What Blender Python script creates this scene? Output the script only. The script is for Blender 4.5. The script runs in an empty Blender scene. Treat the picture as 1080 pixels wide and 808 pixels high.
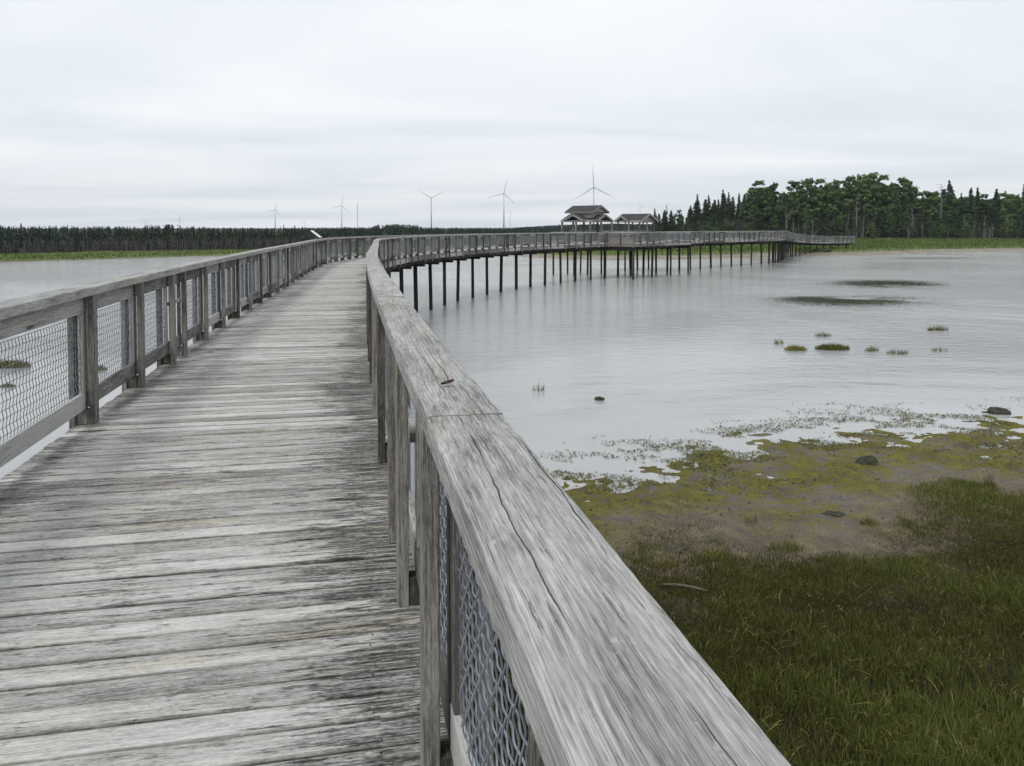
import bpy, math, random
import numpy as np
from mathutils import Vector, Matrix

R = random.Random(7)
NR = np.random.default_rng(11)
rad = math.radians
scene = bpy.context.scene
COL = scene.collection

DECK_Z = 0.0
CAM_Z = 1.64
WATER_Z = -3.56
F = 830.0

# ------------------------------------------------------------------ helpers
def link(o, parent=None):
    COL.objects.link(o)
    if parent is not None:
        o.parent = parent
    return o

def tag(o, label=None, cat=None, group=None, kind=None):
    if label: o['label'] = label
    if cat: o['category'] = cat
    if group: o['group'] = group
    if kind: o['kind'] = kind
    return o

def empty(name, loc=(0, 0, 0), rz=0.0):
    o = bpy.data.objects.new(name, None)
    o.location = loc
    o.rotation_euler = (0, 0, rz)
    o.empty_display_size = 0.2
    return link(o)

class MB:
    """collects geometry (with a metric uv and a per-face tint) for ONE mesh object"""
    def __init__(s):
        s.v = []; s.f = []; s.uv = []; s.t = []
    def face(s, idx, uvs, tint):
        s.f.append(idx); s.uv.extend(uvs); s.t.append(tint)
    def box(s, c, dims, ax=None, tint=None, uvoff=None, taper=None):
        """box at c, dims (x,y,z), ax = 3 unit vectors; uv u runs along the longest side"""
        c = Vector(c)
        X, Y, Z = ax if ax else (Vector((1, 0, 0)), Vector((0, 1, 0)), Vector((0, 0, 1)))
        A = [Vector(X), Vector(Y), Vector(Z)]
        h = [d / 2 for d in dims]
        if tint is None: tint = R.random()
        if uvoff is None: uvoff = (R.random() * 60, R.random() * 60)
        b = len(s.v)
        loc = []
        for k in range(8):
            l = [h[0] * (1 if k & 1 else -1), h[1] * (1 if k & 2 else -1), h[2] * (1 if k & 4 else -1)]
            loc.append(l)
            s.v.append(tuple(c + A[0] * l[0] + A[1] * l[1] + A[2] * l[2]))
        L = max(range(3), key=lambda i: dims[i])
        quads = [((0, 4, 6, 2), 0), ((1, 3, 7, 5), 0), ((0, 1, 5, 4), 1), ((2, 6, 7, 3), 1), ((0, 2, 3, 1), 2), ((4, 5, 7, 6), 2)]
        for n, (q, a) in enumerate(quads):
            oth = [i for i in range(3) if i != a]
            if L in oth:
                u_, v_ = L, [i for i in oth if i != L][0]
            else:
                u_, v_ = oth
            s.face([b + i for i in q], [(loc[i][u_] + uvoff[0], loc[i][v_] + uvoff[1] + n * 0.37) for i in q], tint)
    def bar(s, p, q, w, h, up=(0, 0, 1), tint=None, uvoff=None):
        p = Vector(p); q = Vector(q); d = q - p; L = d.length
        if L < 1e-6: return
        X = d / L; U = Vector(up)
        Y = U.cross(X)
        if Y.length < 1e-4: Y = Vector((0, 1, 0)).cross(X)
        Y.normalize(); Z = X.cross(Y)
        s.box((p + q) / 2, (L, w, h), (X, Y, Z), tint, uvoff)
    def loft(s, rings, tint=0.5, cap=True, uvoff=(0, 0), closed=True):
        b = len(s.v); n = len(rings[0]); u = 0.0
        us = [0.0]
        for i in range(1, len(rings)):
            u += (Vector(rings[i][0]) - Vector(rings[i - 1][0])).length; us.append(u)
        vs = [0.0]
        for j in range(n):
            vs.append(vs[-1] + (Vector(rings[0][(j + 1) % n]) - Vector(rings[0][j])).length)
        for r in rings: s.v.extend(tuple(p) for p in r)
        for i in range(len(rings) - 1):
            for j in range(n if closed else n - 1):
                j2 = (j + 1) % n
                s.face([b + i * n + j, b + i * n + j2, b + (i + 1) * n + j2, b + (i + 1) * n + j],
                       [(us[i] + uvoff[0], vs[j] + uvoff[1]), (us[i] + uvoff[0], vs[j + 1] + uvoff[1]),
                        (us[i + 1] + uvoff[0], vs[j + 1] + uvoff[1]), (us[i + 1] + uvoff[0], vs[j] + uvoff[1])], tint)
        if cap:
            s.face([b + j for j in reversed(range(n))], [(rings[0][j][0] * .3 + uvoff[0], rings[0][j][2] + uvoff[1]) for j in reversed(range(n))], tint)
            e = b + (len(rings) - 1) * n
            s.face([e + j for j in range(n)], [(rings[-1][j][0] * .3 + uvoff[0], rings[-1][j][2] + uvoff[1]) for j in range(n)], tint)
    def tube(s, pts, r, n=8, tint=0.5, cap=True):
        pts = [Vector(p) for p in pts]
        rs = r if isinstance(r, (list, tuple)) else [r] * len(pts)
        rings = []
        for i, p in enumerate(pts):
            d = (pts[min(i + 1, len(pts) - 1)] - pts[max(i - 1, 0)]).normalized()
            a = Vector((0, 0, 1)) if abs(d.z) < .9 else Vector((1, 0, 0))
            X = d.cross(a).normalized(); Y = d.cross(X)
            rings.append([p + (X * math.cos(2 * math.pi * k / n) + Y * math.sin(2 * math.pi * k / n)) * rs[i] for k in range(n)])
        s.loft(rings, tint, cap, (R.random() * 60, R.random() * 60))
    def build(s, name, mat, parent=None, smooth=False, bevel=0):
        me = bpy.data.meshes.new(name)
        me.from_pydata(s.v, [], s.f)
        uv = me.uv_layers.new(name='UVMap')
        uv.data.foreach_set('uv', np.array(s.uv, dtype=np.float32).ravel())
        at = me.attributes.new('tint', 'FLOAT', 'FACE')
        at.data.foreach_set('value', np.array(s.t, dtype=np.float32))
        if smooth:
            me.polygons.foreach_set('use_smooth', [True] * len(me.polygons))
        me.materials.append(mat)
        me.update()
        o = link(bpy.data.objects.new(name, me), parent)
        if bevel:
            m = o.modifiers.new('Bevel', 'BEVEL'); m.width = bevel; m.segments = 2; m.limit_method = 'ANGLE'
        return o

def np_mesh(name, V, quads=None, tris=None, tintq=None, tintt=None, mat=None, smooth=False):
    V = np.asarray(V, np.float32)
    me = bpy.data.meshes.new(name)
    me.vertices.add(len(V)); me.vertices.foreach_set('co', V.ravel())
    q = np.zeros((0, 4), np.int32) if quads is None else np.asarray(quads, np.int32)
    t = np.zeros((0, 3), np.int32) if tris is None else np.asarray(tris, np.int32)
    loops = np.concatenate([q.ravel(), t.ravel()])
    tot = np.concatenate([np.full(len(q), 4, np.int32), np.full(len(t), 3, np.int32)])
    st = np.concatenate([[0], np.cumsum(tot)[:-1]]).astype(np.int32)
    me.loops.add(len(loops)); me.loops.foreach_set('vertex_index', loops)
    me.polygons.add(len(tot)); me.polygons.foreach_set('loop_start', st); me.polygons.foreach_set('loop_total', tot)
    if tintq is not None or tintt is not None:
        a = me.attributes.new('tint', 'FLOAT', 'FACE')
        tq = np.zeros(0) if tintq is None else tintq
        tt = np.zeros(0) if tintt is None else tintt
        a.data.foreach_set('value', np.concatenate([tq, tt]).astype(np.float32))
    if smooth: me.polygons.foreach_set('use_smooth', np.ones(len(tot), bool))
    if mat: me.materials.append(mat)
    me.update(calc_edges=True)
    me.validate()
    return me

def vnoise(x, y, seed=0):
    xi = np.floor(x).astype(np.int64); yi = np.floor(y).astype(np.int64)
    xf = x - xi; yf = y - yi
    def h(a, b):
        n = (a * 374761393 + b * 668265263 + seed * 1442695041) & 0xffffffff
        n = ((n ^ (n >> 13)) * 1274126177) & 0xffffffff
        return ((n ^ (n >> 16)) & 0xffff) / 65535.0
    u = xf * xf * (3 - 2 * xf); v = yf * yf * (3 - 2 * yf)
    return (h(xi, yi) * (1 - u) + h(xi + 1, yi) * u) * (1 - v) + (h(xi, yi + 1) * (1 - u) + h(xi + 1, yi + 1) * u) * v

def fbm(x, y, seed=0, o=4):
    s = 0; a = .5; t = 0
    for i in range(o):
        s = s + a * vnoise(x * 2 ** i, y * 2 ** i, seed + i); t += a; a *= .5
    return s / t

def smooth01(x, a, b):
    t = np.clip((x - a) / (b - a), 0, 1)
    return t * t * (3 - 2 * t)

# ------------------------------------------------------------------ materials
class NT:
    def __init__(s, name):
        s.m = bpy.data.materials.new(name); s.m.use_nodes = True
        s.t = s.m.node_tree; s.n = s.t.nodes; s.n.clear()
        s.out = s.n.new('ShaderNodeOutputMaterial')
        s.p = s.n.new('ShaderNodeBsdfPrincipled')
        s.t.links.new(s.p.outputs[0], s.out.inputs[0])
    def l(s, a, b): s.t.links.new(a, b)
    def new(s, typ, **kw):
        n = s.n.new(typ)
        for k, v in kw.items(): setattr(n, k, v)
        return n
    def val(s, sock, v):
        if hasattr(v, 'is_output') or isinstance(v, bpy.types.NodeSocket): s.l(v, sock)
        else: sock.default_value = v
    def math(s, op, a, b=0.0, c=0.0, clamp=False):
        n = s.new('ShaderNodeMath', operation=op, use_clamp=clamp)
        for i, x in enumerate((a, b, c)): s.val(n.inputs[i], x)
        return n.outputs[0]
    def vmul(s, a, vec):
        n = s.new('ShaderNodeVectorMath', operation='MULTIPLY'); s.l(a, n.inputs[0]); n.inputs[1].default_value = vec
        return n.outputs[0]
    def vadd(s, a, b):
        n = s.new('ShaderNodeVectorMath', operation='ADD'); s.val(n.inputs[0], a); s.val(n.inputs[1], b)
        return n.outputs[0]
    def noise(s, vec, scale=1.0, detail=4, rough=.55, dist=0.0, dim='3D'):
        n = s.new('ShaderNodeTexNoise', noise_dimensions=dim)
        s.l(vec, n.inputs['Vector'])
        n.inputs['Scale'].default_value = scale; n.inputs['Detail'].default_value = detail
        n.inputs['Roughness'].default_value = rough; n.inputs['Distortion'].default_value = dist
        return n.outputs['Fac']
    def ramp(s, f, stops, interp='LINEAR'):
        n = s.new('ShaderNodeValToRGB'); cr = n.color_ramp; cr.interpolation = interp
        s.val(n.inputs[0], f)
        while len(cr.elements) < len(stops): cr.elements.new(.5)
        for e, (p, c) in zip(cr.elements, stops):
            e.position = p; e.color = (*c, 1) if len(c) == 3 else c
        return n.outputs[0]
    def mapr(s, f, a, b, c=0.0, d=1.0, smooth=True):
        n = s.new('ShaderNodeMapRange', interpolation_type='SMOOTHSTEP' if smooth else 'LINEAR')
        s.val(n.inputs[0], f)
        for i, x in enumerate((a, b, c, d)): n.inputs[i + 1].default_value = x
        return n.outputs[0]
    def mix(s, f, a, b, mode='MIX'):
        n = s.new('ShaderNodeMix', data_type='RGBA', blend_type=mode)
        s.val(n.inputs[0], f)
        for i, x in ((6, a), (7, b)):
            if isinstance(x, tuple): n.inputs[i].default_value = (*x, 1)
            else: s.l(x, n.inputs[i])
        return n.outputs[2]
    def attr(s, name):
        n = s.new('ShaderNodeAttribute'); n.attribute_name = name
        return n
    def bump(s, h, strength=.5, dist=.01):
        n = s.new('ShaderNodeBump'); n.inputs['Strength'].default_value = strength; n.inputs['Distance'].default_value = dist
        s.l(h, n.inputs['Height'])
        s.l(n.outputs[0], s.p.inputs['Normal'])
        return n

def v3(a): return (a, a, a)

def wood(name, dark, mid, light, stain=0.5, crack=1.0, grain=55.0, bumpd=.004, edge_dark=None, tintamt=.35, knots=True, crackscale=22.0, lichen=.3, wander=.016, flecks=.6, lum=1.0, along=1.0, contrast=1.0, stain_lo=.57):
    n = NT(name)
    dark, mid, light = [tuple(c * lum for c in k) for k in (dark, mid, light)]
    tc = n.new('ShaderNodeTexCoord'); oi = n.new('ShaderNodeObjectInfo')
    rnd = n.new('ShaderNodeCombineXYZ')
    n.l(n.math('MULTIPLY', oi.outputs['Random'], 37.0), rnd.inputs[0]); n.l(n.math('MULTIPLY', oi.outputs['Random'], 91.0), rnd.inputs[1])
    uv = n.vadd(tc.outputs['UV'], rnd.outputs[0])
    wob = n.noise(n.vmul(uv, (1.3, 5, 1)), 1, 3)
    wv = n.new('ShaderNodeCombineXYZ'); n.l(n.math('MULTIPLY', n.math('SUBTRACT', wob, .5), wander), wv.inputs[1])
    w = n.vadd(uv, wv.outputs[0])
    g1 = n.noise(n.vmul(w, (2.2 * along, grain, 1)), 1, 7, .68)
    g2 = n.noise(n.vmul(w, (6.0 * along, grain * 2.8, 1)), 1, 4, .65)
    g3 = n.noise(n.vmul(w, (22 * along, 150, 1)), 1, 3, .7)
    blot = n.noise(n.vmul(uv, (1.8, 8, 1)), 1, 6, .68)
    tint = n.attr('tint').outputs['Fac']
    f = n.math('ADD', n.math('MULTIPLY', g1, .50), n.math('MULTIPLY', blot, .50))
    f = n.math('ADD', f, n.math('MULTIPLY', n.math('SUBTRACT', g2, .5), .45))
    f = n.math('ADD', f, n.math('MULTIPLY', n.math('SUBTRACT', g3, .5), .48))
    f = n.math('ADD', f, n.math('MULTIPLY', n.math('SUBTRACT', tint, .5), tintamt))
    col = n.ramp(f, [(.5 - .17 / contrast, dark), (.50, mid), (.5 + .16 / contrast, light)])
    # weather stains, stretched along the board
    s1 = n.noise(n.vmul(w, (4.2, 24, 1)), 1, 8, .74)
    s0 = n.noise(tc.outputs['Object'], .7, 4, .6)
    pres = n.math('ADD', s1, n.math('MULTIPLY', n.math('SUBTRACT', s0, .5), .55))
    if edge_dark is not None:
        e = n.attr('edge').outputs['Fac']
        pres = n.math('ADD', pres, n.math('MULTIPLY', e, edge_dark))
    sm = n.math('MULTIPLY', n.mapr(pres, stain_lo, stain_lo + .09), stain, clamp=True)
    fleck = n.math('MULTIPLY', sm, n.mapr(n.math('ADD', g1, n.math('MULTIPLY', g3, .5)), .62, .92, 1.0, .25))
    col = n.mix(fleck, col, (.034, .033, .030))
    if edge_dark is not None:      # uneven dark band along the plank arrises, so the joints read
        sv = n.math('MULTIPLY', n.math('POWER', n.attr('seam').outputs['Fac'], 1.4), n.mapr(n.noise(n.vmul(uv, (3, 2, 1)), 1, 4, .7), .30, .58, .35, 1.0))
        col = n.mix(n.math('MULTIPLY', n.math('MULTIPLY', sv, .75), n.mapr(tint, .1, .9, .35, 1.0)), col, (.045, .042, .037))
    # short dark checks and flecks
    fl = n.noise(n.vmul(w, (8 * along, 85, 1)), 1, 5, .7)
    fg = n.mapr(n.noise(n.vmul(uv, (1.6, 6, 1)), 1, 3, .6), .45, .62)
    fm = n.math('MULTIPLY', n.math('MULTIPLY', n.mapr(fl, .60, .66), fg), flecks, clamp=True)
    col = n.mix(fm, col, (.03, .028, .026))
    lm = n.math('MULTIPLY', n.mapr(n.noise(n.vmul(uv, (7, 14, 1)), 1.7, 7, .75), .58, .70), lichen)
    col = n.mix(lm, col, (.55, .55, .53))
    om = n.math('MULTIPLY', n.mapr(n.noise(n.vmul(uv, (.9, 5, 1)), 1.0, 4), .50, .70), .55)
    col = n.mix(om, col, n.mix(1.0, col, (1.0, .93, .76), 'MULTIPLY'))
    # drying cracks: thin lines that wander along the board and taper out
    ws = n.new('ShaderNodeSeparateXYZ'); n.l(uv, ws.inputs[0])
    cw = n.noise(n.vmul(uv, (1.1, 2.0, 1)), 1, 3, .6)
    cw2 = n.noise(n.vmul(uv, (9, 6, 1)), 1, 3, .6)
    line = n.math('ADD', n.math('MULTIPLY', ws.outputs[1], crackscale), n.math('ADD', n.math('MULTIPLY', cw, crackscale * .07), n.math('MULTIPLY', cw2, crackscale * .010)))
    cell = n.math('FLOOR', line)
    dl = n.math('ABSOLUTE', n.math('SUBTRACT', n.math('SUBTRACT', line, cell), .5))
    gv = n.new('ShaderNodeCombineXYZ'); n.l(n.math('MULTIPLY', ws.outputs[0], 1.5), gv.inputs[0]); n.l(n.math('MULTIPLY', cell, 7.31), gv.inputs[1])
    gate = n.mapr(n.noise(gv.outputs[0], 1.0, 3, .65), .50, .70)
    width = n.math('MULTIPLY', gate, .0020 * crackscale)
    cm = n.math('MULTIPLY', n.math('MULTIPLY', n.math('SUBTRACT', 1.0, n.math('DIVIDE', dl, n.math('ADD', width, .0001)), 0.0, True), 2.2, 0.0, True), crack, clamp=True)
    col = n.mix(cm, col, (.020, .018, .016))
    h = n.math('ADD', n.math('MULTIPLY', g1, .5), n.math('ADD', n.math('MULTIPLY', g2, .35), n.math('MULTIPLY', g3, .2)))
    h = n.math('SUBTRACT', h, n.math('MULTIPLY', n.math('MAXIMUM', cm, fm), .8))
    if knots:
        vo = n.new('ShaderNodeTexVoronoi'); n.l(n.vmul(w, (1.15, 5.2, 1)), vo.inputs['Vector']); vo.inputs['Scale'].default_value = 1.0
        kd = n.math('ADD', vo.outputs['Distance'], n.math('MULTIPLY', n.math('SUBTRACT', g1, .5), .10))
        km = n.math('MULTIPLY', n.mapr(kd, .04, .10, 1.0, 0.0), .8)
        col = n.mix(km, col, (.040, .036, .030))
    n.l(col, n.p.inputs['Base Color'])
    n.p.inputs['Roughness'].default_value = .85
    n.p.inputs['Specular IOR Level'].default_value = .2
    n.bump(h, 1.0, bumpd)
    return n.m

M = {}
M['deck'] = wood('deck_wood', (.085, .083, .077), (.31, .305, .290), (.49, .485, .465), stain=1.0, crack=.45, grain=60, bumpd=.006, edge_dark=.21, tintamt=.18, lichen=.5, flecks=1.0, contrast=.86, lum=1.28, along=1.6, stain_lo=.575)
M['rail'] = wood('handrail_wood', (.09, .088, .084), (.28, .277, .267), (.47, .467, .455), stain=.42, crack=.9, grain=150, bumpd=.005, tintamt=.12, crackscale=26.0, lichen=.6, flecks=.6, wander=.012, along=.55, contrast=.9, lum=1.12)
M['post'] = wood('post_wood', (.045, .042, .037), (.15, .143, .131), (.31, .30, .28), stain=.7, crack=.6, grain=60, bumpd=.004, tintamt=.4, lichen=.25)
M['frame'] = wood('frame_wood', (.085, .082, .077), (.26, .255, .243), (.45, .445, .43), stain=.6, crack=.5, grain=60, bumpd=.004, tintamt=.35, lichen=.35)
M['rim'] = wood('rim_wood', (.11, .107, .098), (.29, .285, .265), (.45, .445, .42), stain=.5, crack=.4, grain=40, bumpd=.003, lichen=.2)
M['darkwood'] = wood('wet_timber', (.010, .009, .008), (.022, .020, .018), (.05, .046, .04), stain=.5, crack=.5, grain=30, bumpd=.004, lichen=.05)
M['tan'] = wood('tan_board', (.13, .11, .095), (.27, .235, .205), (.38, .34, .30), stain=.3, crack=.3, grain=40, lichen=.1)

def simple(name, col, rough=.6, metal=0.0, var=.0, scale=3.0, spec=.5):
    n = NT(name)
    if var:
        tc = n.new('ShaderNodeTexCoord')
        f = n.noise(tc.outputs['Object'], scale, 5, .6)
        n.l(n.ramp(f, [(.3, tuple(c * (1 - var) for c in col)), (.7, tuple(min(1, c * (1 + var)) for c in col))]), n.p.inputs['Base Color'])
    else:
        n.p.inputs['Base Color'].default_value = (*col, 1)
    n.p.inputs['Roughness'].default_value = rough
    n.p.inputs['Metallic'].default_value = metal
    n.p.inputs['Specular IOR Level'].default_value = spec
    return n.m

M['wire'] = simple('galvanised_wire', (.27, .29, .32), .45, .65, .4, 25)
M['turbine'] = simple('turbine_paint', (.58, .60, .62), .5, 0, .03, .2)
M['mast'] = simple('mast_steel', (.35, .37, .39), .5, .3, .05, 1)
M['shingle'] = simple('roof_shingle', (.036, .036, .039), .9, 0, .4, 6)
M['fascia'] = wood('fascia_wood', (.15, .142, .132), (.27, .26, .245), (.37, .36, .34), stain=.25, crack=.2, grain=40, lichen=.1)
M['gablewood'] = wood('gable_boards', (.20, .20, .195), (.30, .30, .295), (.40, .40, .39), stain=.3, crack=.2, grain=12, lichen=.1)
M['sign'] = simple('sign_panel', (.72, .73, .74), .35, 0, .05, 4)
M['signmetal'] = simple('sign_frame', (.12, .12, .12), .5, .5, .1, 4)
M['rock'] = simple('weedy_rock', (.03, .032, .018), .8, 0, .5, 9)
M['stick'] = simple('bleached_driftwood', (.10, .085, .062), .9, 0, .45, 8)
M['leaf_dead'] = simple('dead_leaf', (.07, .03, .018), .8, 0, .4, 30)
M['trunk'] = simple('dark_bark', (.055, .048, .042), .9, 0, .45, 1.5)
M['deadtrunk'] = simple('bleached_bark', (.20, .19, .18), .9, 0, .35, 1.5)

def foliage(name, c0, c1, c2, scale=.5):
    n = NT(name)
    tc = n.new('ShaderNodeTexCoord'); oi = n.new('ShaderNodeObjectInfo')
    t = n.attr('tint').outputs['Fac']
    nz = n.noise(tc.outputs['Object'], scale, 3, .6)
    f = n.math('ADD', n.math('MULTIPLY', t, .55), n.math('MULTIPLY', nz, .45))
    f = n.math('ADD', f, n.math('MULTIPLY', n.math('SUBTRACT', oi.outputs['Random'], .5), .35))
    n.l(n.ramp(f, [(.15, c0), (.5, c1), (.9, c2)]), n.p.inputs['Base Color'])
    n.p.inputs['Roughness'].default_value = .75
    n.p.inputs['Specular IOR Level'].default_value = .2
    return n.m

M['spruce'] = foliage('spruce_needles', (.018, .034, .020), (.050, .084, .042), (.105, .145, .072))
M['broad'] = foliage('broad_leaves', (.018, .038, .014), (.062, .112, .034), (.135, .195, .068))
M['palebroad'] = foliage('pale_leaves', (.035, .05, .025), (.062, .085, .040), (.095, .12, .06))
M['bogspruce'] = foliage('bog_spruce_needles', (.024, .040, .028), (.066, .100, .066), (.130, .170, .108))
M['farwood'] = foliage('far_needles', (.014, .026, .018), (.026, .044, .030), (.042, .064, .042), .05)
M['grass'] = foliage('marsh_grass_blades', (.050, .038, .012), (.084, .106, .020), (.29, .255, .095), .35)
M['bankgrass'] = foliage('bank_grass', (.035, .055, .014), (.075, .115, .026), (.13, .165, .045), .08)
M['tuft'] = foliage('tuft_blades', (.06, .062, .018), (.135, .135, .032), (.25, .22, .07), 2)
M['weed'] = foliage('eelgrass', (.020, .028, .016), (.045, .060, .028), (.10, .12, .055), .3)

# ------------------------------------------------------------------ boardwalk plan
RP = [(1.37, -5), (.303, 0), (-.525, 4), (-1.075, 6.6), (-2.53, 14.2), (-4.22, 24.4), (-5.17, 30), (-5.66, 33), (-5.97, 36), (-6.02, 39.5), (-5.78, 43.2), (-5.3, 46.6), (-3.85, 53),
      (-2.0, 59.1), (.1, 64.2), (2.6, 69.3), (5.2, 73.6), (8.3, 78.0), (12.2, 83.4), (16.6, 89.2), (21.4, 95.2), (26.6, 101.6), (31.6, 107.0),
      (36.0, 111.6), (40.0, 117.0), (43.2, 124), (47, 133), (53, 144), (61, 153), (70, 160)]
def catmull(P, step=.25):
    P = [np.array(p, float) for p in P]
    P = [2 * P[0] - P[1]] + P + [2 * P[-1] - P[-2]]
    out = []
    for i in range(1, len(P) - 2):
        n = max(2, int(np.linalg.norm(P[i + 1] - P[i]) / step))
        for k in range(n):
            t = k / n
            out.append(.5 * (2 * P[i] + (P[i + 1] - P[i - 1]) * t + (2 * P[i - 1] - 5 * P[i] + 4 * P[i + 1] - P[i + 2]) * t * t + (3 * P[i] - P[i - 1] - 3 * P[i + 1] + P[i + 2]) * t ** 3))
    out.append(P[-2])
    return np.array(out)
def resample(A, step):
    d = np.concatenate([[0], np.cumsum(np.linalg.norm(np.diff(A, axis=0), axis=1))])
    s = np.arange(0, d[-1], step)
    return np.stack([np.interp(s, d, A[:, 0]), np.interp(s, d, A[:, 1])], 1)
RC = resample(catmull(RP), .2)
for it in range(2):
    k = 7; pad = np.concatenate([2 * RC[0] - RC[1:k + 1][::-1], RC, 2 * RC[-1] - RC[-k - 1:-1][::-1]])
    RC = np.stack([np.convolve(pad[:, i], np.ones(2 * k + 1) / (2 * k + 1), 'valid') for i in (0, 1)], 1)
RC = resample(RC, .2)
HALF = 1.235
def normals(A):
    T = np.gradient(A, axis=0); T /= np.linalg.norm(T, axis=1)[:, None]
    return T, np.stack([-T[:, 1], T[:, 0]], 1)      # tangent, LEFT normal
T_, N_ = normals(RC)
CC = resample(RC + N_ * HALF, .2)
CT, CN = normals(CC)
CS = np.concatenate([[0], np.cumsum(np.linalg.norm(np.diff(CC, axis=0), axis=1))])
SMAX = CS[-1]
def ctr(s): return np.array([np.interp(s, CS, CC[:, 0]), np.interp(s, CS, CC[:, 1])])
def tan_(s):
    t = np.array([np.interp(s, CS, CT[:, 0]), np.interp(s, CS, CT[:, 1])]); return t / np.linalg.norm(t)
def nor(s): t = tan_(s); return np.array([-t[1], t[0]])
def near_s(p): return CS[np.argmin(np.linalg.norm(CC - np.array(p), axis=1))]
S_PIER = near_s((40.0, 116.5))
def dz(s):      # the last stretch ramps down onto the bank
    return -1.25 * float(smooth01(np.array(s), S_PIER + 2, SMAX - 4))
def off(s, o, z=0.0):
    p = ctr(s) + nor(s) * o
    return Vector((p[0], p[1], z + dz(s)))
# viewing platforms
G1 = near_s((11.1, 85.2)); G2 = near_s((17.6, 94.1))
PLATL = [(G1 - 3.1, G1 + 3.1, 5.7), (G2 - 3.1, G2 + 3.1, 5.7)]
BA = near_s((9.0, 80.5)); BB = near_s((17.0, 91.6))
PLATR = [(BA, BB, 2.9)]

walk = tag(empty('boardwalk', (float(CC[0][0]), float(CC[0][1]), 0)), 'long grey weathered timber boardwalk on dark piles curving across the water', 'boardwalk')
walk.location = (0, 0, 0)

# --- deck
def build_deck():
    mb = MB(); ed = []
    s = .3
    while s < SMAX - .2:
        L = -HALF - .046; Rr = HALF + .046
        for a, b, e in PLATL:
            if a < s < b: Rr += e
        lo = -HALF - .046; hi = HALF + .046
        for a, b, e in PLATL:
            if a < s < b: hi = HALF + e + .046
        for a, b, e in PLATR:
            if a < s < b: lo = -HALF - e - .046
        hgt = .038; w = .1362 + R.uniform(-.003, .002)
        c = ctr(s); t = tan_(s); nn = nor(s)
        near = c[1] < 11
        zz = dz(s)
        tint = R.random(); uo = (R.random() * 80, R.random() * 80)
        jit = R.uniform(-.004, .004) if near else 0
        lo += R.uniform(-.012, .0); hi += R.uniform(-.0, .012) if near else 0
        nseg = 16 if near else 3
        ph = R.random() * 6; ph2 = R.random() * 6
        rings = []
        for k in range(nseg + 1):
            o = lo + (hi - lo) * k / nseg
            wob = (math.sin(o * 2.1 + ph) * .0016 + math.sin(o * 5.3 + ph2) * .0009) if near else 0
            lift = (math.sin(o * 1.7 + ph2) * .0018 + jit * .5) if near else 0
            ca = w / 2; ch = .0045
            prof = [(-ca, -hgt), (ca, -hgt), (ca + wob, -ch), (ca - ch + wob, 0), (ca - .015 + wob, .0006), (-ca + .015 + wob, .0006), (-ca + ch + wob, 0), (-ca + wob, -ch)]
            cup = .0015 if near else 0
            rings.append([Vector((c[0] + nn[0] * o + t[0] * a, c[1] + nn[1] * o + t[1] * a, b + zz + lift)) for a, b in prof])
        f0 = len(mb.f)
        mb.loft(rings, tint, True, uo)
        # per-face 'edge' weight: boards hold more damp beside the rails
        for fi in range(f0, len(mb.f)):
            q = mb.f[fi]
            mx = sum(mb.v[i][0] for i in q) / len(q); my = sum(mb.v[i][1] for i in q) / len(q)
            o = (mx - c[0]) * nn[0] + (my - c[1]) * nn[1]
            ed.append(o)
        s += .1455
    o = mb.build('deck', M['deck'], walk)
    me = o.data
    # the damp margin as a smooth point attribute
    co = np.array(mb.v)
    a = me.attributes.new('edge', 'FLOAT', 'POINT')
    d2 = np.zeros(len(co))
    idx = np.clip(np.searchsorted(CS, 0), 0, 1)
    for i0 in range(0, len(co), 4000):
        blk = co[i0:i0 + 4000, :2]
        j = np.argmin(((blk[:, None, :] - CC[None, ::3, :]) ** 2).sum(2), axis=1) * 3
        d2[i0:i0 + 4000] = ((blk - CC[j]) * CN[j]).sum(1)
    e = smooth01(-d2, .35, 1.15) * 1.0 + smooth01(d2, .75, 1.2) * .7
    a.data.foreach_set('value', e.astype(np.float32))
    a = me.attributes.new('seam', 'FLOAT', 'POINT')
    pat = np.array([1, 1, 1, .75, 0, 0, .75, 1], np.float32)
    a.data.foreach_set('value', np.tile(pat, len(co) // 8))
    return o
build_deck()

# --- screws at the right-hand joist line, near the viewer, and at the middle joist
def build_screws():
    mb = MB(); s = .3
    while s < 11:
        c = ctr(s); t = tan_(s); nn = nor(s)
        for o in (-1.02, 1.02):
            for a in (-.04, .04):
                p = Vector((c[0] + nn[0] * (o + R.uniform(-.012, .012)) + t[0] * a, c[1] + nn[1] * o + t[1] * a, .0012))
                mb.tube([p, p + Vector((0, 0, .0015))], .0036, 6, .1)
        s += .1455
    return mb.build('deck_screw', M['darkwood'], walk)
o = build_screws(); o['kind'] = 'stuff'

# --- railing
BAY = 1.42
def rail_runs():
    """lists of (side, points, kind) – side +1: inward is to the right of travel"""
    runs = []
    def run(side, a, b, extra=0.0):
        n = max(2, int((b - a) / .2))
        return np.array([off(a + (b - a) * k / n, side * (HALF + extra)) for k in range(n + 1)])
    for side, plats in ((1, PLATL), (-1, PLATR)):
        cur = 0.0
        for a, b, e in plats:
            runs.append((side, run(side, cur, a), 'main' if cur == 0 else 'other'))
            runs.append((side, np.array([off(a, side * HALF), off(a, side * (HALF + e))]), 'solid' if side < 0 else 'other'))
            runs.append((side, run(side, a, b, e), 'other'))
            runs.append((side, np.array([off(b, side * (HALF + e)), off(b, side * HALF)]), 'other'))
            cur = b
        runs.append((side, run(side, cur, S_PIER), 'other'))
        runs.append((side, run(side, S_PIER + .3, SMAX - .4), 'other'))
    return runs

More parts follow.
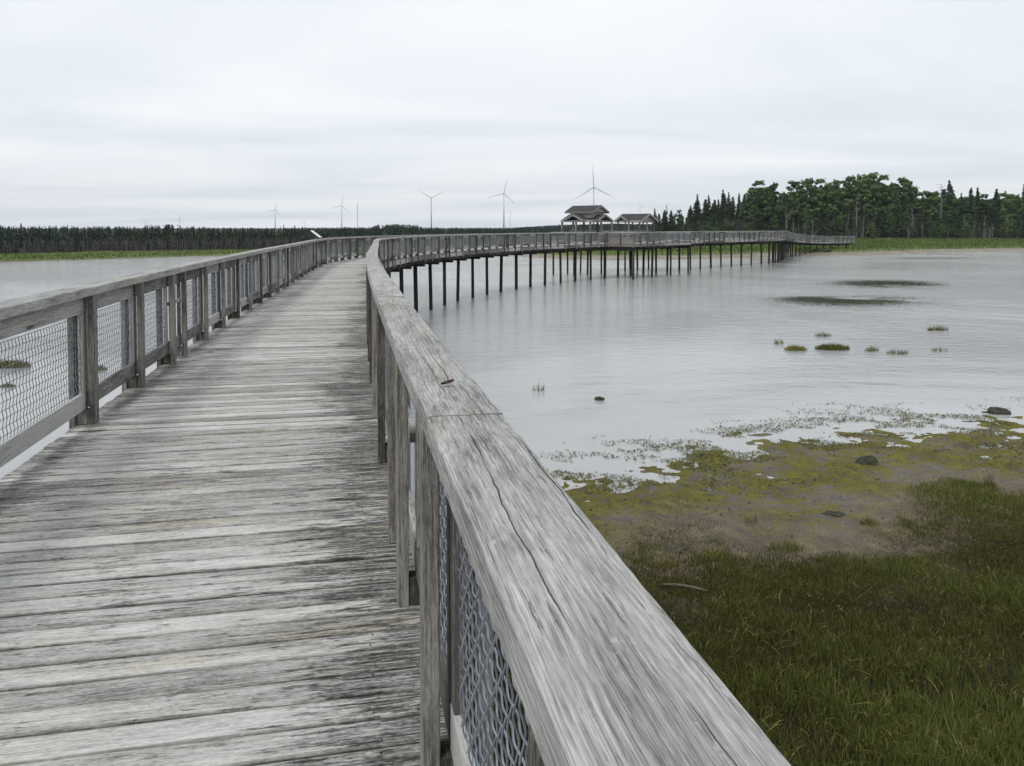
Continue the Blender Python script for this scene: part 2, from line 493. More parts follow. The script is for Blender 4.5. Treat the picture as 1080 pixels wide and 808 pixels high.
class Run:
    def __init__(s, P):
        s.P = P; s.d = np.concatenate([[0], np.cumsum(np.linalg.norm(np.diff(P, axis=0), axis=1))]); s.L = s.d[-1]
    def at(s, x): return Vector([float(np.interp(x, s.d, s.P[:, i])) for i in range(3)])
    def dir(s, x):
        a = s.at(max(0, x - .3)); b = s.at(min(s.L, x + .3)); v = b - a; v.z = 0
        return v.normalized()

stations = []   # (pos, angle, side)
panels = []     # (p, q, side, type)
RUNS = rail_runs()
def y_to_d(run, Y):
    k = np.argmin(abs(run.P[:400, 1] - Y)); return run.d[k]
for side, P, kind in RUNS:
    run = Run(P)
    marks = []     # (d, bay type leading to the next)
    if kind == 'main':
        if side < 0:    # near rail, beside the viewer
            d0 = y_to_d(run, 2.28); marks = [d0 - 2 * BAY, d0 - BAY, d0, d0 + 1.18]
            nar = .70
        else:
            d0 = y_to_d(run, 9.45); marks = [d0 - 1.42 - 1.5 - .6 * (k > 0) - 1.5 * k for k in (3, 2, 1, 0)] + [d0 - 1.42, d0]
            nar = .62
        types = ['mesh'] * (len(marks) - 1)
        types.append('narrow'); marks.append(marks[-1] + nar)
        c = 0
        while marks[-1] + BAY < run.L:
            if c == 8: types.append('narrow'); marks.append(marks[-1] + nar); c = 0
            else: types.append('mesh'); marks.append(marks[-1] + BAY); c += 1
        if marks[0] < .05: 
            marks = marks[1:]; types = types[1:]
        if run.L - marks[-1] > .25:
            marks.append(run.L - .03); types.append('other')
    else:
        n = max(1, round(run.L / BAY)); marks = [run.L * k / n for k in range(n + 1)]
        types = ['solid' if kind == 'solid' else 'other'] * n
    for d in marks:
        p = run.at(d); t = run.dir(d)
        stations.append((p, math.atan2(t.y, t.x), side))
    for i, ty in enumerate(types):
        panels.append((run.at(marks[i]), run.at(marks[i + 1]), side, ty))

# merge stations that coincide at corners
uniq = []
for st in stations:
    if all((st[0] - u[0]).length > .12 for u in uniq): uniq.append(st)
camp = Vector((0, 0, CAM_Z))
uniq.sort(key=lambda s: (s[0] - camp).length)
panels.sort(key=lambda p: ((p[0] + p[1]) / 2 - camp).length)

RT = 1.15; RTH = .075; RW = .203
def post_boxes(mb, M4=None, side=1):
    """post station in a local frame: x along the rail, y inward, z up"""
    items = [((0, .0755, (RT - RTH) / 2), (.089, .05, RT - RTH)),
             ((0, -.078, (RT - RTH - .38) / 2), (.135, .044, RT - RTH + .38)),
             ((0, -.003, .0618), (.082, .104, .1216))]
    for c, d in items:
        if M4 is None:
            mb.box(c, d)
        else:
            X = M4.to_3x3() @ Vector((1, 0, 0)); Y = M4.to_3x3() @ Vector((0, 1, 0))
            mb.box(M4 @ Vector(c), d, (X, Y, Vector((0, 0, 1))))
post_variants = []
for k in range(5):
    mb = MB(); post_boxes(mb)
    o = mb.build('railing_post', M['post'], walk, bevel=.004)
    post_variants.append(o)
pv_used = 0
restmb = MB(); rest_n = 0
def frame4(p, ang, side):
    # local y (inward): for the left rail (side +1) inward = right of travel
    a = ang if side < 0 else ang + math.pi
    return Matrix.Translation(p) @ Matrix.Rotation(a, 4, 'Z')
for i, (p, ang, side) in enumerate(uniq):
    m4 = frame4(p, ang, side)
    if i < 100:
        if i < 5: o = post_variants[i]
        else:
            src = post_variants[i % 5]
            o = bpy.data.objects.new('railing_post', src.data); link(o, walk)
            if (p - camp).length < 25:
                b = o.modifiers.new('Bevel', 'BEVEL'); b.width = .004; b.segments = 2; b.limit_method = 'ANGLE'
        o.matrix_local = m4
    else:
        post_boxes(restmb, m4); rest_n += 1
o = restmb.build('railing_post', M['post'], walk); o['kind'] = 'stuff'

# panels
FB = .14; TOPZ = RT - RTH - .006; BOTZ = .125
MESH0 = BOTZ + FB - .02; MESH1 = TOPZ - FB + .02
def frame_boxes(mb, L, m4=None, solid=False):
    it = [((0, 0, TOPZ - FB / 2), (L, .036, FB)), ((0, 0, BOTZ + FB / 2), (L, .036, FB))]
    zc = (BOTZ + FB + TOPZ - FB) / 2; zh = TOPZ - BOTZ - 2 * FB - .002
    it += [((-L / 2 + .035, 0, zc), (.07, .034, zh)), ((L / 2 - .035, 0, zc), (.07, .034, zh))]
    for c, d in it:
        if m4 is None: mb.box(c, d)
        else:
            X = m4.to_3x3() @ Vector((1, 0, 0)); Y = m4.to_3x3() @ Vector((0, 1, 0))
            mb.box(m4 @ Vector(c), d, (X, Y, Vector((0, 0, 1))))
def narrow_boxes(mb, L):
    mb.box((0, 0, TOPZ - FB / 2), (L, .036, FB)); mb.box((0, 0, BOTZ + FB / 2), (L, .036, FB))
    mb.box((0, .02, .72), (L, .036, .04))
    mb.box((-.07, -.02, .49), (.05, .034, .42))
def wire_mesh_fine(L, near=True, woven=False):
    sp = .055; x0 = -L / 2 + .02; x1 = L / 2 - .02
    nx = int((x1 - x0) / sp); nz = int((MESH1 - MESH0) / sp)
    rr = .0027; A = .0060; k = 5 if near else 4; sub = 4 if near else 2
    V = []; Q = []
    def wire(axis, fix, a0, n, ph):
        m = n * sub + 1; base = len(V)
        for i in range(m):
            u = a0 + i * sp / sub
            w = A * math.cos(math.pi * i / sub + (ph if woven else 0)) * ((.5 if woven else .10) if axis == 0 else (1.0 if woven else .55))
            sw = (.0028 if woven else .0020) * math.sin(math.pi * i / sub + (ph if woven else 0) + .8)
            for j in range(k):
                an = 2 * math.pi * j / k
                if axis == 0: V.append((u, w + rr * math.cos(an), fix + rr * math.sin(an)))
                else: V.append((fix + sw + rr * math.sin(an), -w + rr * math.cos(an), u))
        for i in range(m - 1):
            for j in range(k):
                j2 = (j + 1) % k
                Q.append((base + i * k + j, base + i * k + j2, base + (i + 1) * k + j2, base + (i + 1) * k + j))
    for a in range(nx + 1): wire(1, x0 + a * sp, MESH0, nz, math.pi * (a % 2))
    for b in range(nz + 1): wire(0, MESH0 + b * sp, x0, nx, math.pi * (b % 2))
    me = np_mesh('wire_mesh', V, Q, mat=M['wire'], smooth=True)
    return me
def wire_simple(mb_v, mb_q, L, m4):
    sp = .1; x0 = -L / 2 + .05; x1 = L / 2 - .05; r = .0055
    def prism(a, b, ax):
        base = len(mb_v)
        for p in (a, b):
            for d in ((r, r), (-r, r), (-r, -r), (r, -r)):
                q = Vector(p) + (Vector((d[0], d[1], 0)) if ax else Vector((0, d[0], d[1])))
                mb_v.append(tuple(m4 @ q))
        for j in range(4):
            j2 = (j + 1) % 4
            mb_q.append((base + j, base + j2, base + 4 + j2, base + 4 + j))
    x = x0
    while x < x1: prism((x, 0, MESH0), (x, 0, MESH1), True); x += sp
    z = MESH0
    while z < MESH1: prism((x0, 0, z), (x1, 0, z), False); z += sp
def panel_m4(p, q, side):
    d = q - p; L = d.length; a = math.atan2(d.y, d.x)
    if side > 0: a += math.pi
    pitch = math.asin(max(-1, min(1, d.z / L)))
    return Matrix.Translation((p + q) / 2) @ Matrix.Rotation(a, 4, 'Z') @ Matrix.Rotation(-pitch if side < 0 else pitch, 4, 'Y'), L
frame_src = {}; wire_src = {}
restf = MB(); RV = []; RQ = []
for i, (p, q, side, ty) in enumerate(panels):
    m4, L = panel_m4(p, q, side)
    dist = ((p + q) / 2 - camp).length
    if i < 100 and ty in ('mesh', 'narrow', 'other'):
        key = (ty, round(L, 1), i % 4)
        if key not in frame_src:
            mb = MB()
            if ty == 'narrow': narrow_boxes(mb, L - .016)
            else: frame_boxes(mb, L - .016)
            o = mb.build('railing_panel', M['frame'], walk)
            frame_src[key] = o.data
        else:
            o = link(bpy.data.objects.new('railing_panel', frame_src[key]), walk)
        o.matrix_local = m4
        if dist < 25:
            b = o.modifiers.new('Bevel', 'BEVEL'); b.width = .004; b.segments = 2; b.limit_method = 'ANGLE'
        if ty != 'narrow':
            kw = (round(L, 1), dist < 14, side < 0 and dist < 14)
            if kw not in wire_src: wire_src[kw] = wire_mesh_fine(L - .016, kw[1], kw[2])
            link(bpy.data.objects.new('wire_mesh', wire_src[kw]), o)
    elif ty == 'solid':
        mb = MB()
        frame_boxes(mb, L - .016)
        mb.box((0, .03, .35), (L - .016, .024, .62), tint=.6)
        o = mb.build('solid_panel', M['tan'], walk); o.matrix_local = m4
        V = []; Q = []; wire_simple(V, Q, L, Matrix.Identity(4))
        link(bpy.data.objects.new('wire_mesh', np_mesh('wire_mesh', V, Q, mat=M['wire'])), o)
    else:
        frame_boxes(restf, L - .016, m4); wire_simple(RV, RQ, L, m4)
o = restf.build('railing_panel', M['frame'], walk); o['kind'] = 'stuff'
o2 = link(bpy.data.objects.new('wire_mesh', np_mesh('wire_mesh', RV, RQ, mat=M['wire'])), o)

# handrails
def rail_profile(wj=0.0):
    w = RW / 2; h = RTH; r = .010
    pts = []
    for cx, cz, a0 in ((w - r, -h + r, -90), (w - r, -r, 0), (-w + r, -r, 90), (-w + r, -h + r, 180)):
        for k in range(4):
            a = rad(a0 + 30 * k); pts.append((cx + r * math.cos(a), cz + r * math.sin(a)))
    # a few extra points on the flat top so that the top can wear
    return pts
PROF = rail_profile()
def handrail(mb, run, joints):
    for a, b in zip(joints[:-1], joints[1:]):
        p = run.at(a + .0035); q = run.at(b - .0035); d = q - p; L = d.length
        if L < .05: continue
        X = d.normalized(); Y = Vector((0, 0, 1)).cross(X).normalized(); Z = X.cross(Y)
        near = (p - camp).length < 9
        n = 90 if near else 2
        lift = R.uniform(-.002, .002); side = R.uniform(-.004, .004)
        ph = [R.random() * 50 for _ in range(6)]
        rings = []
        for k in range(n + 1):
            u = L * k / n; ring = []
            for j, (y, z) in enumerate(PROF):
                yy, zz = y, z
                if near:
                    corner = 1.0 if (4 <= j < 12) else .4
                    e = max(0, float(vnoise(np.array(u * 7 + ph[0]), np.array(j * .35 + ph[1]), 3)) - .42) * .007 * corner
                    e2 = (float(vnoise(np.array(u * 28 + ph[2]), np.array(j * .9 + ph[3]), 5)) - .5) * .0030
                    yy -= math.copysign(e + e2, y); zz -= (e * .8 + e2) if z > -.03 else 0
                bow = math.sin(math.pi * u / L) * .003
                ring.append(p + X * u + Y * (yy + side + bow) + Z * (zz + lift) + Vector((0, 0, RT)))
            rings.append(ring)
        mb.loft(rings, R.uniform(.3, .7), True, (R.random() * 60, R.random() * 60))
hr = {1: MB(), -1: MB()}
for side, P, kind in RUNS:
    run = Run(P)
    if kind == 'main' and side < 0:
        js = [0] + [y_to_d(run, y) for y in (-1.3, 2.14, 5.65, 7.6, 10.2)]
    elif kind == 'main':
        d0 = y_to_d(run, 9.45)
        js = [0, d0 - 7.1, d0 - 3.4, d0 + .3]
    else: js = [0]
    while js[-1] + 3.6 < run.L: js.append(js[-1] + R.uniform(3.2, 3.8) if kind != 'solid' else run.L)
    if run.L - js[-1] > .4: js.append(run.L)
    else: js[-1] = run.L
    handrail(hr[side], run, js)
for sd in (1, -1):
    hr[sd].build('handrail', M['rail'], walk)

# rim boards, stringers, pile caps, piles
rim = MB(); stg = MB()
for side, P, kind in RUNS:
    run = Run(P); n = max(1, int(run.L / 2.84)); 
    for k in range(n):
        a = run.at(run.L * k / n); b = run.at(run.L * (k + 1) / n)
        d = (b - a).normalized(); out = Vector((d.y, -d.x, 0)) * (-side)
        up = Vector((0, 0, 1))
        rim.bar(a + out * .022 - up * .165 + d * .003, b + out * .022 - up * .165 - d * .003, .042, .245)
    for oo in (-.12, ):
        for k in range(n):
            a = run.at(run.L * k / n); b = run.at(run.L * (k + 1) / n)
            d = (b - a).normalized(); out = Vector((d.y, -d.x, 0)) * (-side)
            stg.bar(a + out * oo - Vector((0, 0, .265 + .002 * (k % 2))), b + out * oo - Vector((0, 0, .265 + .002 * (k % 2))), .14, .44)
rim.build('rim_board', M['rim'], walk)
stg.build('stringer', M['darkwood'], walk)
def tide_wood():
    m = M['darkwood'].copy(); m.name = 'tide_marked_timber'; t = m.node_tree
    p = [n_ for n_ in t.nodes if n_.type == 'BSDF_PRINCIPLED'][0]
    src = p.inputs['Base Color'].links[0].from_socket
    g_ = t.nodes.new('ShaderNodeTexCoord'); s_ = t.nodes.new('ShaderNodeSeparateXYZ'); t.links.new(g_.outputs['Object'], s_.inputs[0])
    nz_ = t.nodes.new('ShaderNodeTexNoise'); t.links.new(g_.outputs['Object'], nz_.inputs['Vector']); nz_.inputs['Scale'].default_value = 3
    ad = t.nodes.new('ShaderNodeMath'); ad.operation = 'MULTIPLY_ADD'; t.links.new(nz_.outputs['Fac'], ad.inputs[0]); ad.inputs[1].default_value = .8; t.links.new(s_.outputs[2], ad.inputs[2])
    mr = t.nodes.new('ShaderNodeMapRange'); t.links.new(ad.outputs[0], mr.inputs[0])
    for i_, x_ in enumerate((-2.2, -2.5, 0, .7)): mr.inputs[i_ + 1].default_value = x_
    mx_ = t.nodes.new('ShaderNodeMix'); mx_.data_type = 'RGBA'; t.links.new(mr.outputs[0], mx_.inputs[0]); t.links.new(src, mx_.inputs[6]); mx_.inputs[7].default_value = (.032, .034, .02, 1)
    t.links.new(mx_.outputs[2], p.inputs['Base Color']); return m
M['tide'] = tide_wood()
def pile(x, y, ztop, r=.105):
    mb = MB()
    lean = (R.uniform(-.10, .10), R.uniform(-.10, .10)); r *= R.uniform(.88, 1.12)
    pts = [(x, y, ztop), (x + lean[0] * .5, y + lean[1] * .5, ztop / 2 - 2.3), (x + lean[0], y + lean[1], -5.3)]
    mb.tube(pts, [r, r * 1.03, r * 1.06], 12, R.random())
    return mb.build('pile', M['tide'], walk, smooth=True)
def cap(a, b):
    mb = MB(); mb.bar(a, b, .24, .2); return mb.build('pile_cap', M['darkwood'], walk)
np_ = 0
s = near_s((-5, 30)); SP = 2.9
while s < SMAX - 1:
    z = dz(s)
    cap(off(s, -HALF - .05, -.585), off(s, HALF + .05, -.585))
    q = off(s, -.7); pile(q.x, q.y, q.z - .6, .115); np_ += 1
    s += SP
for plats, sd in ((PLATL, 1), (PLATR, -1)):
    for a, b, e in plats:
        n = 3 if sd > 0 else 4
        for k in range(n):
            ss = a + .25 + (b - a - .5) * k / (n - 1)
            cap(off(ss, sd * (HALF + .1), -.59), off(ss, sd * (HALF + e), -.59))
            for o_ in ((e - .15, e / 2) if sd > 0 else (e - .15,)):
                q = off(ss, sd * (HALF + o_)); pile(q.x, q.y, -.6); np_ += 1
# braced pile cluster where the deck steps down
for (da, db) in ((.6, -.3), (.8, -.9)):
    q = off(S_PIER - 1.0 + da, db * 1.2); pile(q.x, q.y, -.6, .16)
print('piles', np_, 'posts', len(uniq), 'panels', len(panels))

# ------------------------------------------------------------------ gazebos
def rot2(v, a): return (v[0] * math.cos(a) - v[1] * math.sin(a), v[0] * math.sin(a) + v[1] * math.cos(a))
def gable_roof(mb, c, lx, ly, z0, rise, th=.09, tint=.5):
    """gable roof with its ridge along x; eaves at z0"""
    cx, cy = c
    for sg in (-1, 1):
        a = Vector((cx - lx / 2, cy + sg * ly / 2, z0)); b = Vector((cx + lx / 2, cy + sg * ly / 2, z0))
        c1 = Vector((cx + lx / 2, cy, z0 + rise)); d = Vector((cx - lx / 2, cy, z0 + rise))
        up = Vector((0, 0, th))
        ring0 = [a, b, c1, d] if sg < 0 else [b, a, d, c1]
        mb.loft([[p for p in ring0], [p + up for p in ring0]], tint, True, (R.random() * 9, R.random() * 9))
def gable_trim(mb, c, lx, ly, z0, rise, ends=(-1, 1)):
    cx, cy = c
    for e in ends:
        for sg in (-1, 1):
            x = cx + e * (lx / 2 + .02)
            mb.bar((x, cy + sg * (ly / 2 + .02), z0 + .0), (x, cy - sg * .03, z0 + rise + .02), .045, .2, up=(0, 0, 1))
    for sg in (-1, 1):
        mb.bar((cx - lx / 2, cy + sg * (ly / 2 + .025), z0 + .01), (cx + lx / 2, cy + sg * (ly / 2 + .025), z0 + .01), .045, .17)
def gable_wall(mb, c, lx, ly, z0, rise, e, inset=.25):
    cx, cy = c; x = cx + e * (lx / 2 - inset)
    a = [Vector((x, cy - ly / 2 + .15, z0 + .05)), Vector((x, cy + ly / 2 - .15, z0 + .05)), Vector((x, cy, z0 + rise - .03))]
    mb.loft([a, [p + Vector((.05, 0, 0)) for p in a]], .5, True)
def swap(mb, i0):
    """turn what was added since vertex i0 by 90 degrees about the origin"""
    for i in range(i0, len(mb.v)):
        x, y, z = mb.v[i]; mb.v[i] = (-y, x, z)

def gazebo(loc, rz, label, two_tier):
    root = tag(empty('gazebo', loc, rz), label, 'gazebo', 'gazebos on the boardwalk')
    W = 3.9; h = 2.25
    for x in (-W / 2, 0, W / 2):
        for y in (-W / 2, 0, W / 2):
            if x == 0 and y == 0: continue
            mb = MB(); mb.box((x, y, h / 2), (.17, .17, h)); mb.build('post', M['post'], root)
    mb = MB()
    for sg in (-1, 1):
        mb.box((0, sg * W / 2, h + .10), (W + .3, .15, .2)); mb.box((sg * W / 2, 0, h + .103), (.15, W + .3, .19))
    mb.build('beam', M['fascia'], root)
    rf = MB(); tr = MB(); gw = MB()
    E = W + 1.1
    if two_tier:
        gable_roof(rf, (0, 0), E, 2.7, h + .12, .62)
        gable_trim(tr, (0, 0), E, 2.7, h + .12, .62)
        i1, i2 = len(rf.v), len(tr.v)
        gable_roof(rf, (0, 0), E - .02, 2.7, h + .125, .615)
        gable_trim(tr, (0, 0), E - .02, 2.7, h + .125, .615)
        swap(rf, i1); swap(tr, i2)
        gable_roof(rf, (0, 0), 3.9, 2.9, h + 1.02, .72)
        gable_trim(tr, (0, 0), 3.9, 2.9, h + 1.02, .72)
        for e in (-1, 1): gable_wall(gw, (0, 0), 3.9, 2.9, h + 1.02, .72, e)
        gw.box((0, 0, h + .75), (2.9, 2.3, .62))
    else:
        gable_roof(rf, (0, 0), E, W + .7, h + .12, .86)
        gable_trim(tr, (0, 0), E, W + .7, h + .12, .86)
        for e in (-1, 1): gable_wall(gw, (0, 0), E, W + .7, h + .12, .86, e, .5)
        i1, i2, i3 = len(rf.v), len(tr.v), len(gw.v)
        gable_roof(rf, (0, .9), E + .3, 2.5, h + .10, .66)
        gable_trim(tr, (0, .9), E + .3, 2.5, h + .10, .66, (-1, 1))
        for e in (-1, 1): gable_wall(gw, (0, .9), E + .3, 2.5, h + .10, .66, e, .5)
        swap(rf, i1); swap(tr, i2); swap(gw, i3)
    rfo = rf.build('roof', M['shingle'], root)
    tr.build('trim', M['fascia'], root)
    gw.build('gable', M['gablewood'], root)
    mb = MB()
    for sg in (-1, 1): mb.box((sg * 1.55, 0, .44), (.4, 2.6, .05)); mb.box((sg * 1.55, -.9, .21), (.3, .06, .41)); mb.box((sg * 1.55, .9, .21), (.3, .06, .41))
    mb.build('bench', M['post'], root)
    return root
for ss, two, lab in ((G1, True, 'two-tiered open gazebo with raised upper gable roof on boardwalk'), (G2, False, 'lower single-roofed open gazebo on boardwalk, nearer the tall trees')):
    q = off(ss, HALF + 3.0)
    gz_ = gazebo((q.x, q.y, .002), rad(-43), lab, two)
    if not two: gz_.scale = (.80, .80, 1)

# ------------------------------------------------------------------ reader board on the left rail
ss = near_s((-6.4, 33.0))
q = off(ss, HALF + .02); t = tan_(ss)
sg = tag(empty('information_sign', (q.x, q.y, RT), math.atan2(t[1], t[0])), 'slanted white reader panel on the left railing seen edge on', 'sign')
mb = MB(); A = rad(38)
X = Vector((1, 0, 0)); Yv = Vector((0, math.cos(A), math.sin(A))); Zv = X.cross(Yv)
mb.box((0, .02, .22), (.75, .46, .03), (X, Yv, Zv)); mb.build('panel', M['sign'], sg, bevel=.004)
mb = MB()
for x in (-.25, .25): mb.bar((x, 0, .004), (x, .02, .20), .05, .05, up=(0, 1, 0))
mb.build('bracket', M['signmetal'], sg)

# ------------------------------------------------------------------ terrain
NS_X = np.array([-3000, -200, -60, -30, -10, 0, 1, 3.2, 7, 13, 30, 60, 200, 3000.])
NS_Y = np.array([-400, -60, 0, 9, 15.2, 15.8, 16.1, 16.8, 18.6, 20.3, 25, 31, 20, -300.])
FS_X = np.array([-4000, -1000, -400, -200, -100, -78, -70, -62, -52.7, -40, -20, -8, 0, 4, 9, 24, 40, 49, 66, 80, 92, 112, 200, 400, 1000, 4000.])
FS_Y = np.array([-600, 20, 60, 90, 108, 116.5, 125, 136, 146, 156, 160, 154, 147, 136, 127, 126, 133, 141, 144.5, 155, 165, 172, 196, 230, 300, 600.])
def fields(x, y):
    dn = (np.interp(x, NS_X, NS_Y) - y) * .95 + (fbm(x * .35, y * .35, 3) - .5) * 3.4
    df = y - np.interp(x, FS_X, FS_Y) + (fbm(x * .09, y * .09, 9) - .5) * 5.0
    left = smooth01(-x, -2, 30)
    hn = np.where(dn < 0, .05 * dn, np.where(dn < 4.5, .034 * dn, .153 + .055 * (dn - 4.5)))
    hn = np.clip(hn, -1.6, .75)
    hn = hn + (fbm(x * 1.3, y * 1.3, 21, 5) - .5) * .19 * smooth01(dn, -3.5, 0) + (fbm(x * 4.2, y * 4.2, 31, 3) - .5) * (.03 + .10 * np.exp(-((dn - .3) / 1.6) ** 2)) * smooth01(dn, -3, -1)
    hr_ = np.where(df < 0, .05 * df, np.where(df < 6.5, .05 * df, np.where(df < 9, .325 + .22 * (df - 6.5), .875 + .0125 * (df - 9))))
    hl_ = np.where(df < 0, .05 * df, np.where(df < 1.2, .22 * df, .264 + .016 * (df - 1.2)))
    hl_ = np.minimum(hl_, 1.5); hr_ = np.minimum(hr_, 2.4)
    hf = np.clip(hr_ * (1 - left) + hl_ * left, -1.6, 4)
    hf = hf + (fbm(x * .25, y * .25, 41, 3) - .5) * .22 * smooth01(df, 8, 14)
    h = np.maximum(hn, hf)
    return h, dn, df, left
def gz(x, y):
    h, _, _, _ = fields(np.array([float(x)]), np.array([float(y)])); return float(WATER_Z + h[0])
def gzs(x, y): return WATER_Z + fields(x, y)[0]

def axis(parts):
    out = []
    for a, b, n, g in parts:
        if g == 'lin': out += list(np.linspace(a, b, n, endpoint=False))
        else:
            sgn = -1 if a < 0 else 1
            out += list(sgn * np.geomspace(abs(a), abs(b), n, endpoint=False))
    return np.array(out)
xs = np.concatenate([axis([(-4000, -160, 22, 'g')]), np.arange(-160, -30, 2.5), np.arange(-30, -2, 1.0), np.arange(-2, 24, .11), np.arange(24, 36, .6), np.arange(36, 200, 2.2), np.geomspace(200, 4000, 22)])
ys = np.concatenate([-np.geomspace(400, 8, 12), np.arange(-6, 5, .8), np.arange(5, 27, .11), np.arange(27, 40, .6), np.arange(40, 110, 3.0), np.arange(110, 200, .9), np.geomspace(200, 4200, 40)])
GX, GY = np.meshgrid(xs, ys)
H, DN, DF, LEFT = fields(GX.ravel(), GY.ravel())
V = np.stack([GX.ravel(), GY.ravel(), WATER_Z + H], 1)
nx, ny = len(xs), len(ys)
ii = np.arange(nx * ny).reshape(ny, nx)
Q = np.stack([ii[:-1, :-1].ravel(), ii[:-1, 1:].ravel(), ii[1:, 1:].ravel(), ii[1:, :-1].ravel()], 1)

g = NT('ground_soil')
tc = g.new('ShaderNodeTexCoord'); P_ = tc.outputs['Object']
mask = g.attr('mask'); sep = g.new('ShaderNodeSeparateColor'); g.l(mask.outputs['Color'], sep.inputs[0])
n1 = g.noise(P_, 3.0, 8, .65); n2 = g.noise(P_, 22, 5, .7); n3 = g.noise(P_, .8, 5, .6)
mud = g.ramp(g.math('ADD', g.math('MULTIPLY', n1, .6), g.math('MULTIPLY', n2, .4)), [(.34, (.042, .034, .023)), (.5, (.130, .104, .070)), (.68, (.235, .195, .14))])
vo = g.new('ShaderNodeTexVoronoi'); g.l(P_, vo.inputs['Vector']); vo.inputs['Scale'].default_value = 9
vg = g.mapr(g.noise(P_, 2.2, 3), .5, .6)
shell = g.math('MULTIPLY', g.mapr(vo.outputs['Distance'], .10, .16, 1, 0), vg)
mud = g.mix(g.math('MULTIPLY', shell, .8), mud, (.42, .40, .36))
sand = g.ramp(g.noise(P_, .35, 6, .6), [(.3, (.15, .135, .10)), (.7, (.27, .25, .20))])
soil = g.ramp(n1, [(.3, (.009, .008, .005)), (.55, (.028, .022, .014)), (.75, (.07, .056, .036))])
fgr = g.ramp(g.math('ADD', g.math('MULTIPLY', g.noise(P_, .12, 5, .65), .6), g.math('MULTIPLY', g.noise(P_, 1.4, 4, .7), .4)), [(.32, (.045, .062, .016)), (.5, (.085, .125, .028)), (.68, (.145, .165, .045))])
alg = g.ramp(g.math('ADD', g.math('MULTIPLY', n2, .5), g.math('MULTIPLY', n1, .5)), [(.36, (.024, .024, .008)), (.5, (.115, .105, .022)), (.66, (.205, .185, .045))])
col = g.mix(sep.outputs[0], mud, soil)
am = g.math('MULTIPLY', g.mapr(g.math('ADD', n1, g.math('MULTIPLY', g.math('SUBTRACT', n3, .5), .5)), .41, .53), sep.outputs[1])
col = g.mix(am, col, alg)
fs = g.new('ShaderNodeSeparateColor'); fm = g.attr('mask2'); g.l(fm.outputs['Color'], fs.inputs[0])
col = g.mix(fs.outputs[0], col, sand)
col = g.mix(fs.outputs[1], col, fgr)
g.l(col, g.p.inputs['Base Color'])
wet = g.mapr(g.math('ADD', n1, n3), .8, 1.15, .35, .95)
g.l(g.math('MAXIMUM', wet, g.math('MAXIMUM', sep.outputs[0], fs.outputs[1])), g.p.inputs['Roughness'])
g.p.inputs['Specular IOR Level'].default_value = .2
g.bump(g.math('ADD', n1, g.math('MULTIPLY', n2, .6)), 1.0, .07)
gm = np_mesh('ground', V, Q, mat=g.m, smooth=True)
dn_n = DN + (fbm(V[:, 0] * .8, V[:, 1] * .8, 77) - .5) * 2.2 - .9 * smooth01(V[:, 0], 7, 10)
soil_m0 = smooth01(dn_n, 4.9, 6.2) * (DF < 0)
alg_m = smooth01(DN, -2.6, -1.0) * (1 - smooth01(DN, 2.7, 4.5)) * (DF < 0)
far = (DF > -6) & (DN < DF + 50) & (V[:, 1] > 60) | (DF > -2) & (DN < 0)
sand_m = far * (1 - smooth01(DF, 6.6, 8)) * (1 - LEFT)
LXm = np.array([-118, -96, -88, -78, -66, -50, -36, -22]); LYm = np.array([128, 133, 140, 150, 160, 172, 186, 200])
wood_m = np.where(LEFT > .5, smooth01(V[:, 1] - np.interp(V[:, 0], LXm, LYm), -3.5, -1.5), smooth01(V[:, 1], 246.5, 250)) * far
fg_m = far * np.maximum(smooth01(DF, 6.6, 7.8) * (1 - LEFT), smooth01(DF, .1, .8) * LEFT) * (1 - wood_m)
soil_m = np.maximum(soil_m0, wood_m)
for nm, (a, b) in (('mask', (soil_m, alg_m)), ('mask2', (sand_m, fg_m))):
    at = gm.attributes.new(nm, 'FLOAT_COLOR', 'POINT')
    c = np.zeros((len(V), 4), np.float32); c[:, 0] = a; c[:, 1] = b; c[:, 3] = 1
    at.data.foreach_set('color', c.ravel())
go = link(bpy.data.objects.new('ground', gm)); go['kind'] = 'structure'

# ------------------------------------------------------------------ water
w = NT('bay_water')
tc = w.new('ShaderNodeTexCoord'); P_ = tc.outputs['Object']
big = w.noise(P_, .05, 4, .6)
calm = w.mapr(w.noise(P_, .035, 4, .65, 1.0), .38, .62)
wc = w.ramp(big, [(.35, (.30, .308, .308)), (.65, (.38, .386, .386))])
w.l(wc, w.p.inputs['Base Color'])
w.p.inputs['Roughness'].default_value = .09
w.p.inputs['IOR'].default_value = 1.33
r1 = w.noise(w.vmul(P_, (1, 1.9, 1)), 3.8, 5, .6, .3)
r2 = w.noise(w.vmul(P_, (.8, 1.6, 1)), 1.15, 4, .6, .4)
hh = w.math('ADD', w.math('MULTIPLY', r1, .5), w.math('MULTIPLY', r2, 1.0))
hh = w.math('MULTIPLY', hh, w.math('ADD', w.math('MULTIPLY', calm, .75), .25))
shore_calm = w.new('ShaderNodeSeparateXYZ'); w.l(P_, shore_calm.inputs[0])
hh = w.math('MULTIPLY', hh, w.mapr(shore_calm.outputs[1], 17, 45, .32, 1.0))
w.bump(hh, 1.0, .12)
wm = np_mesh('water', [(-4000, -400, WATER_Z), (4000, -400, WATER_Z), (4000, 4200, WATER_Z), (-4000, 4200, WATER_Z)], [(0, 1, 2, 3)], mat=w.m)
wo = link(bpy.data.objects.new('water', wm)); wo['kind'] = 'structure'

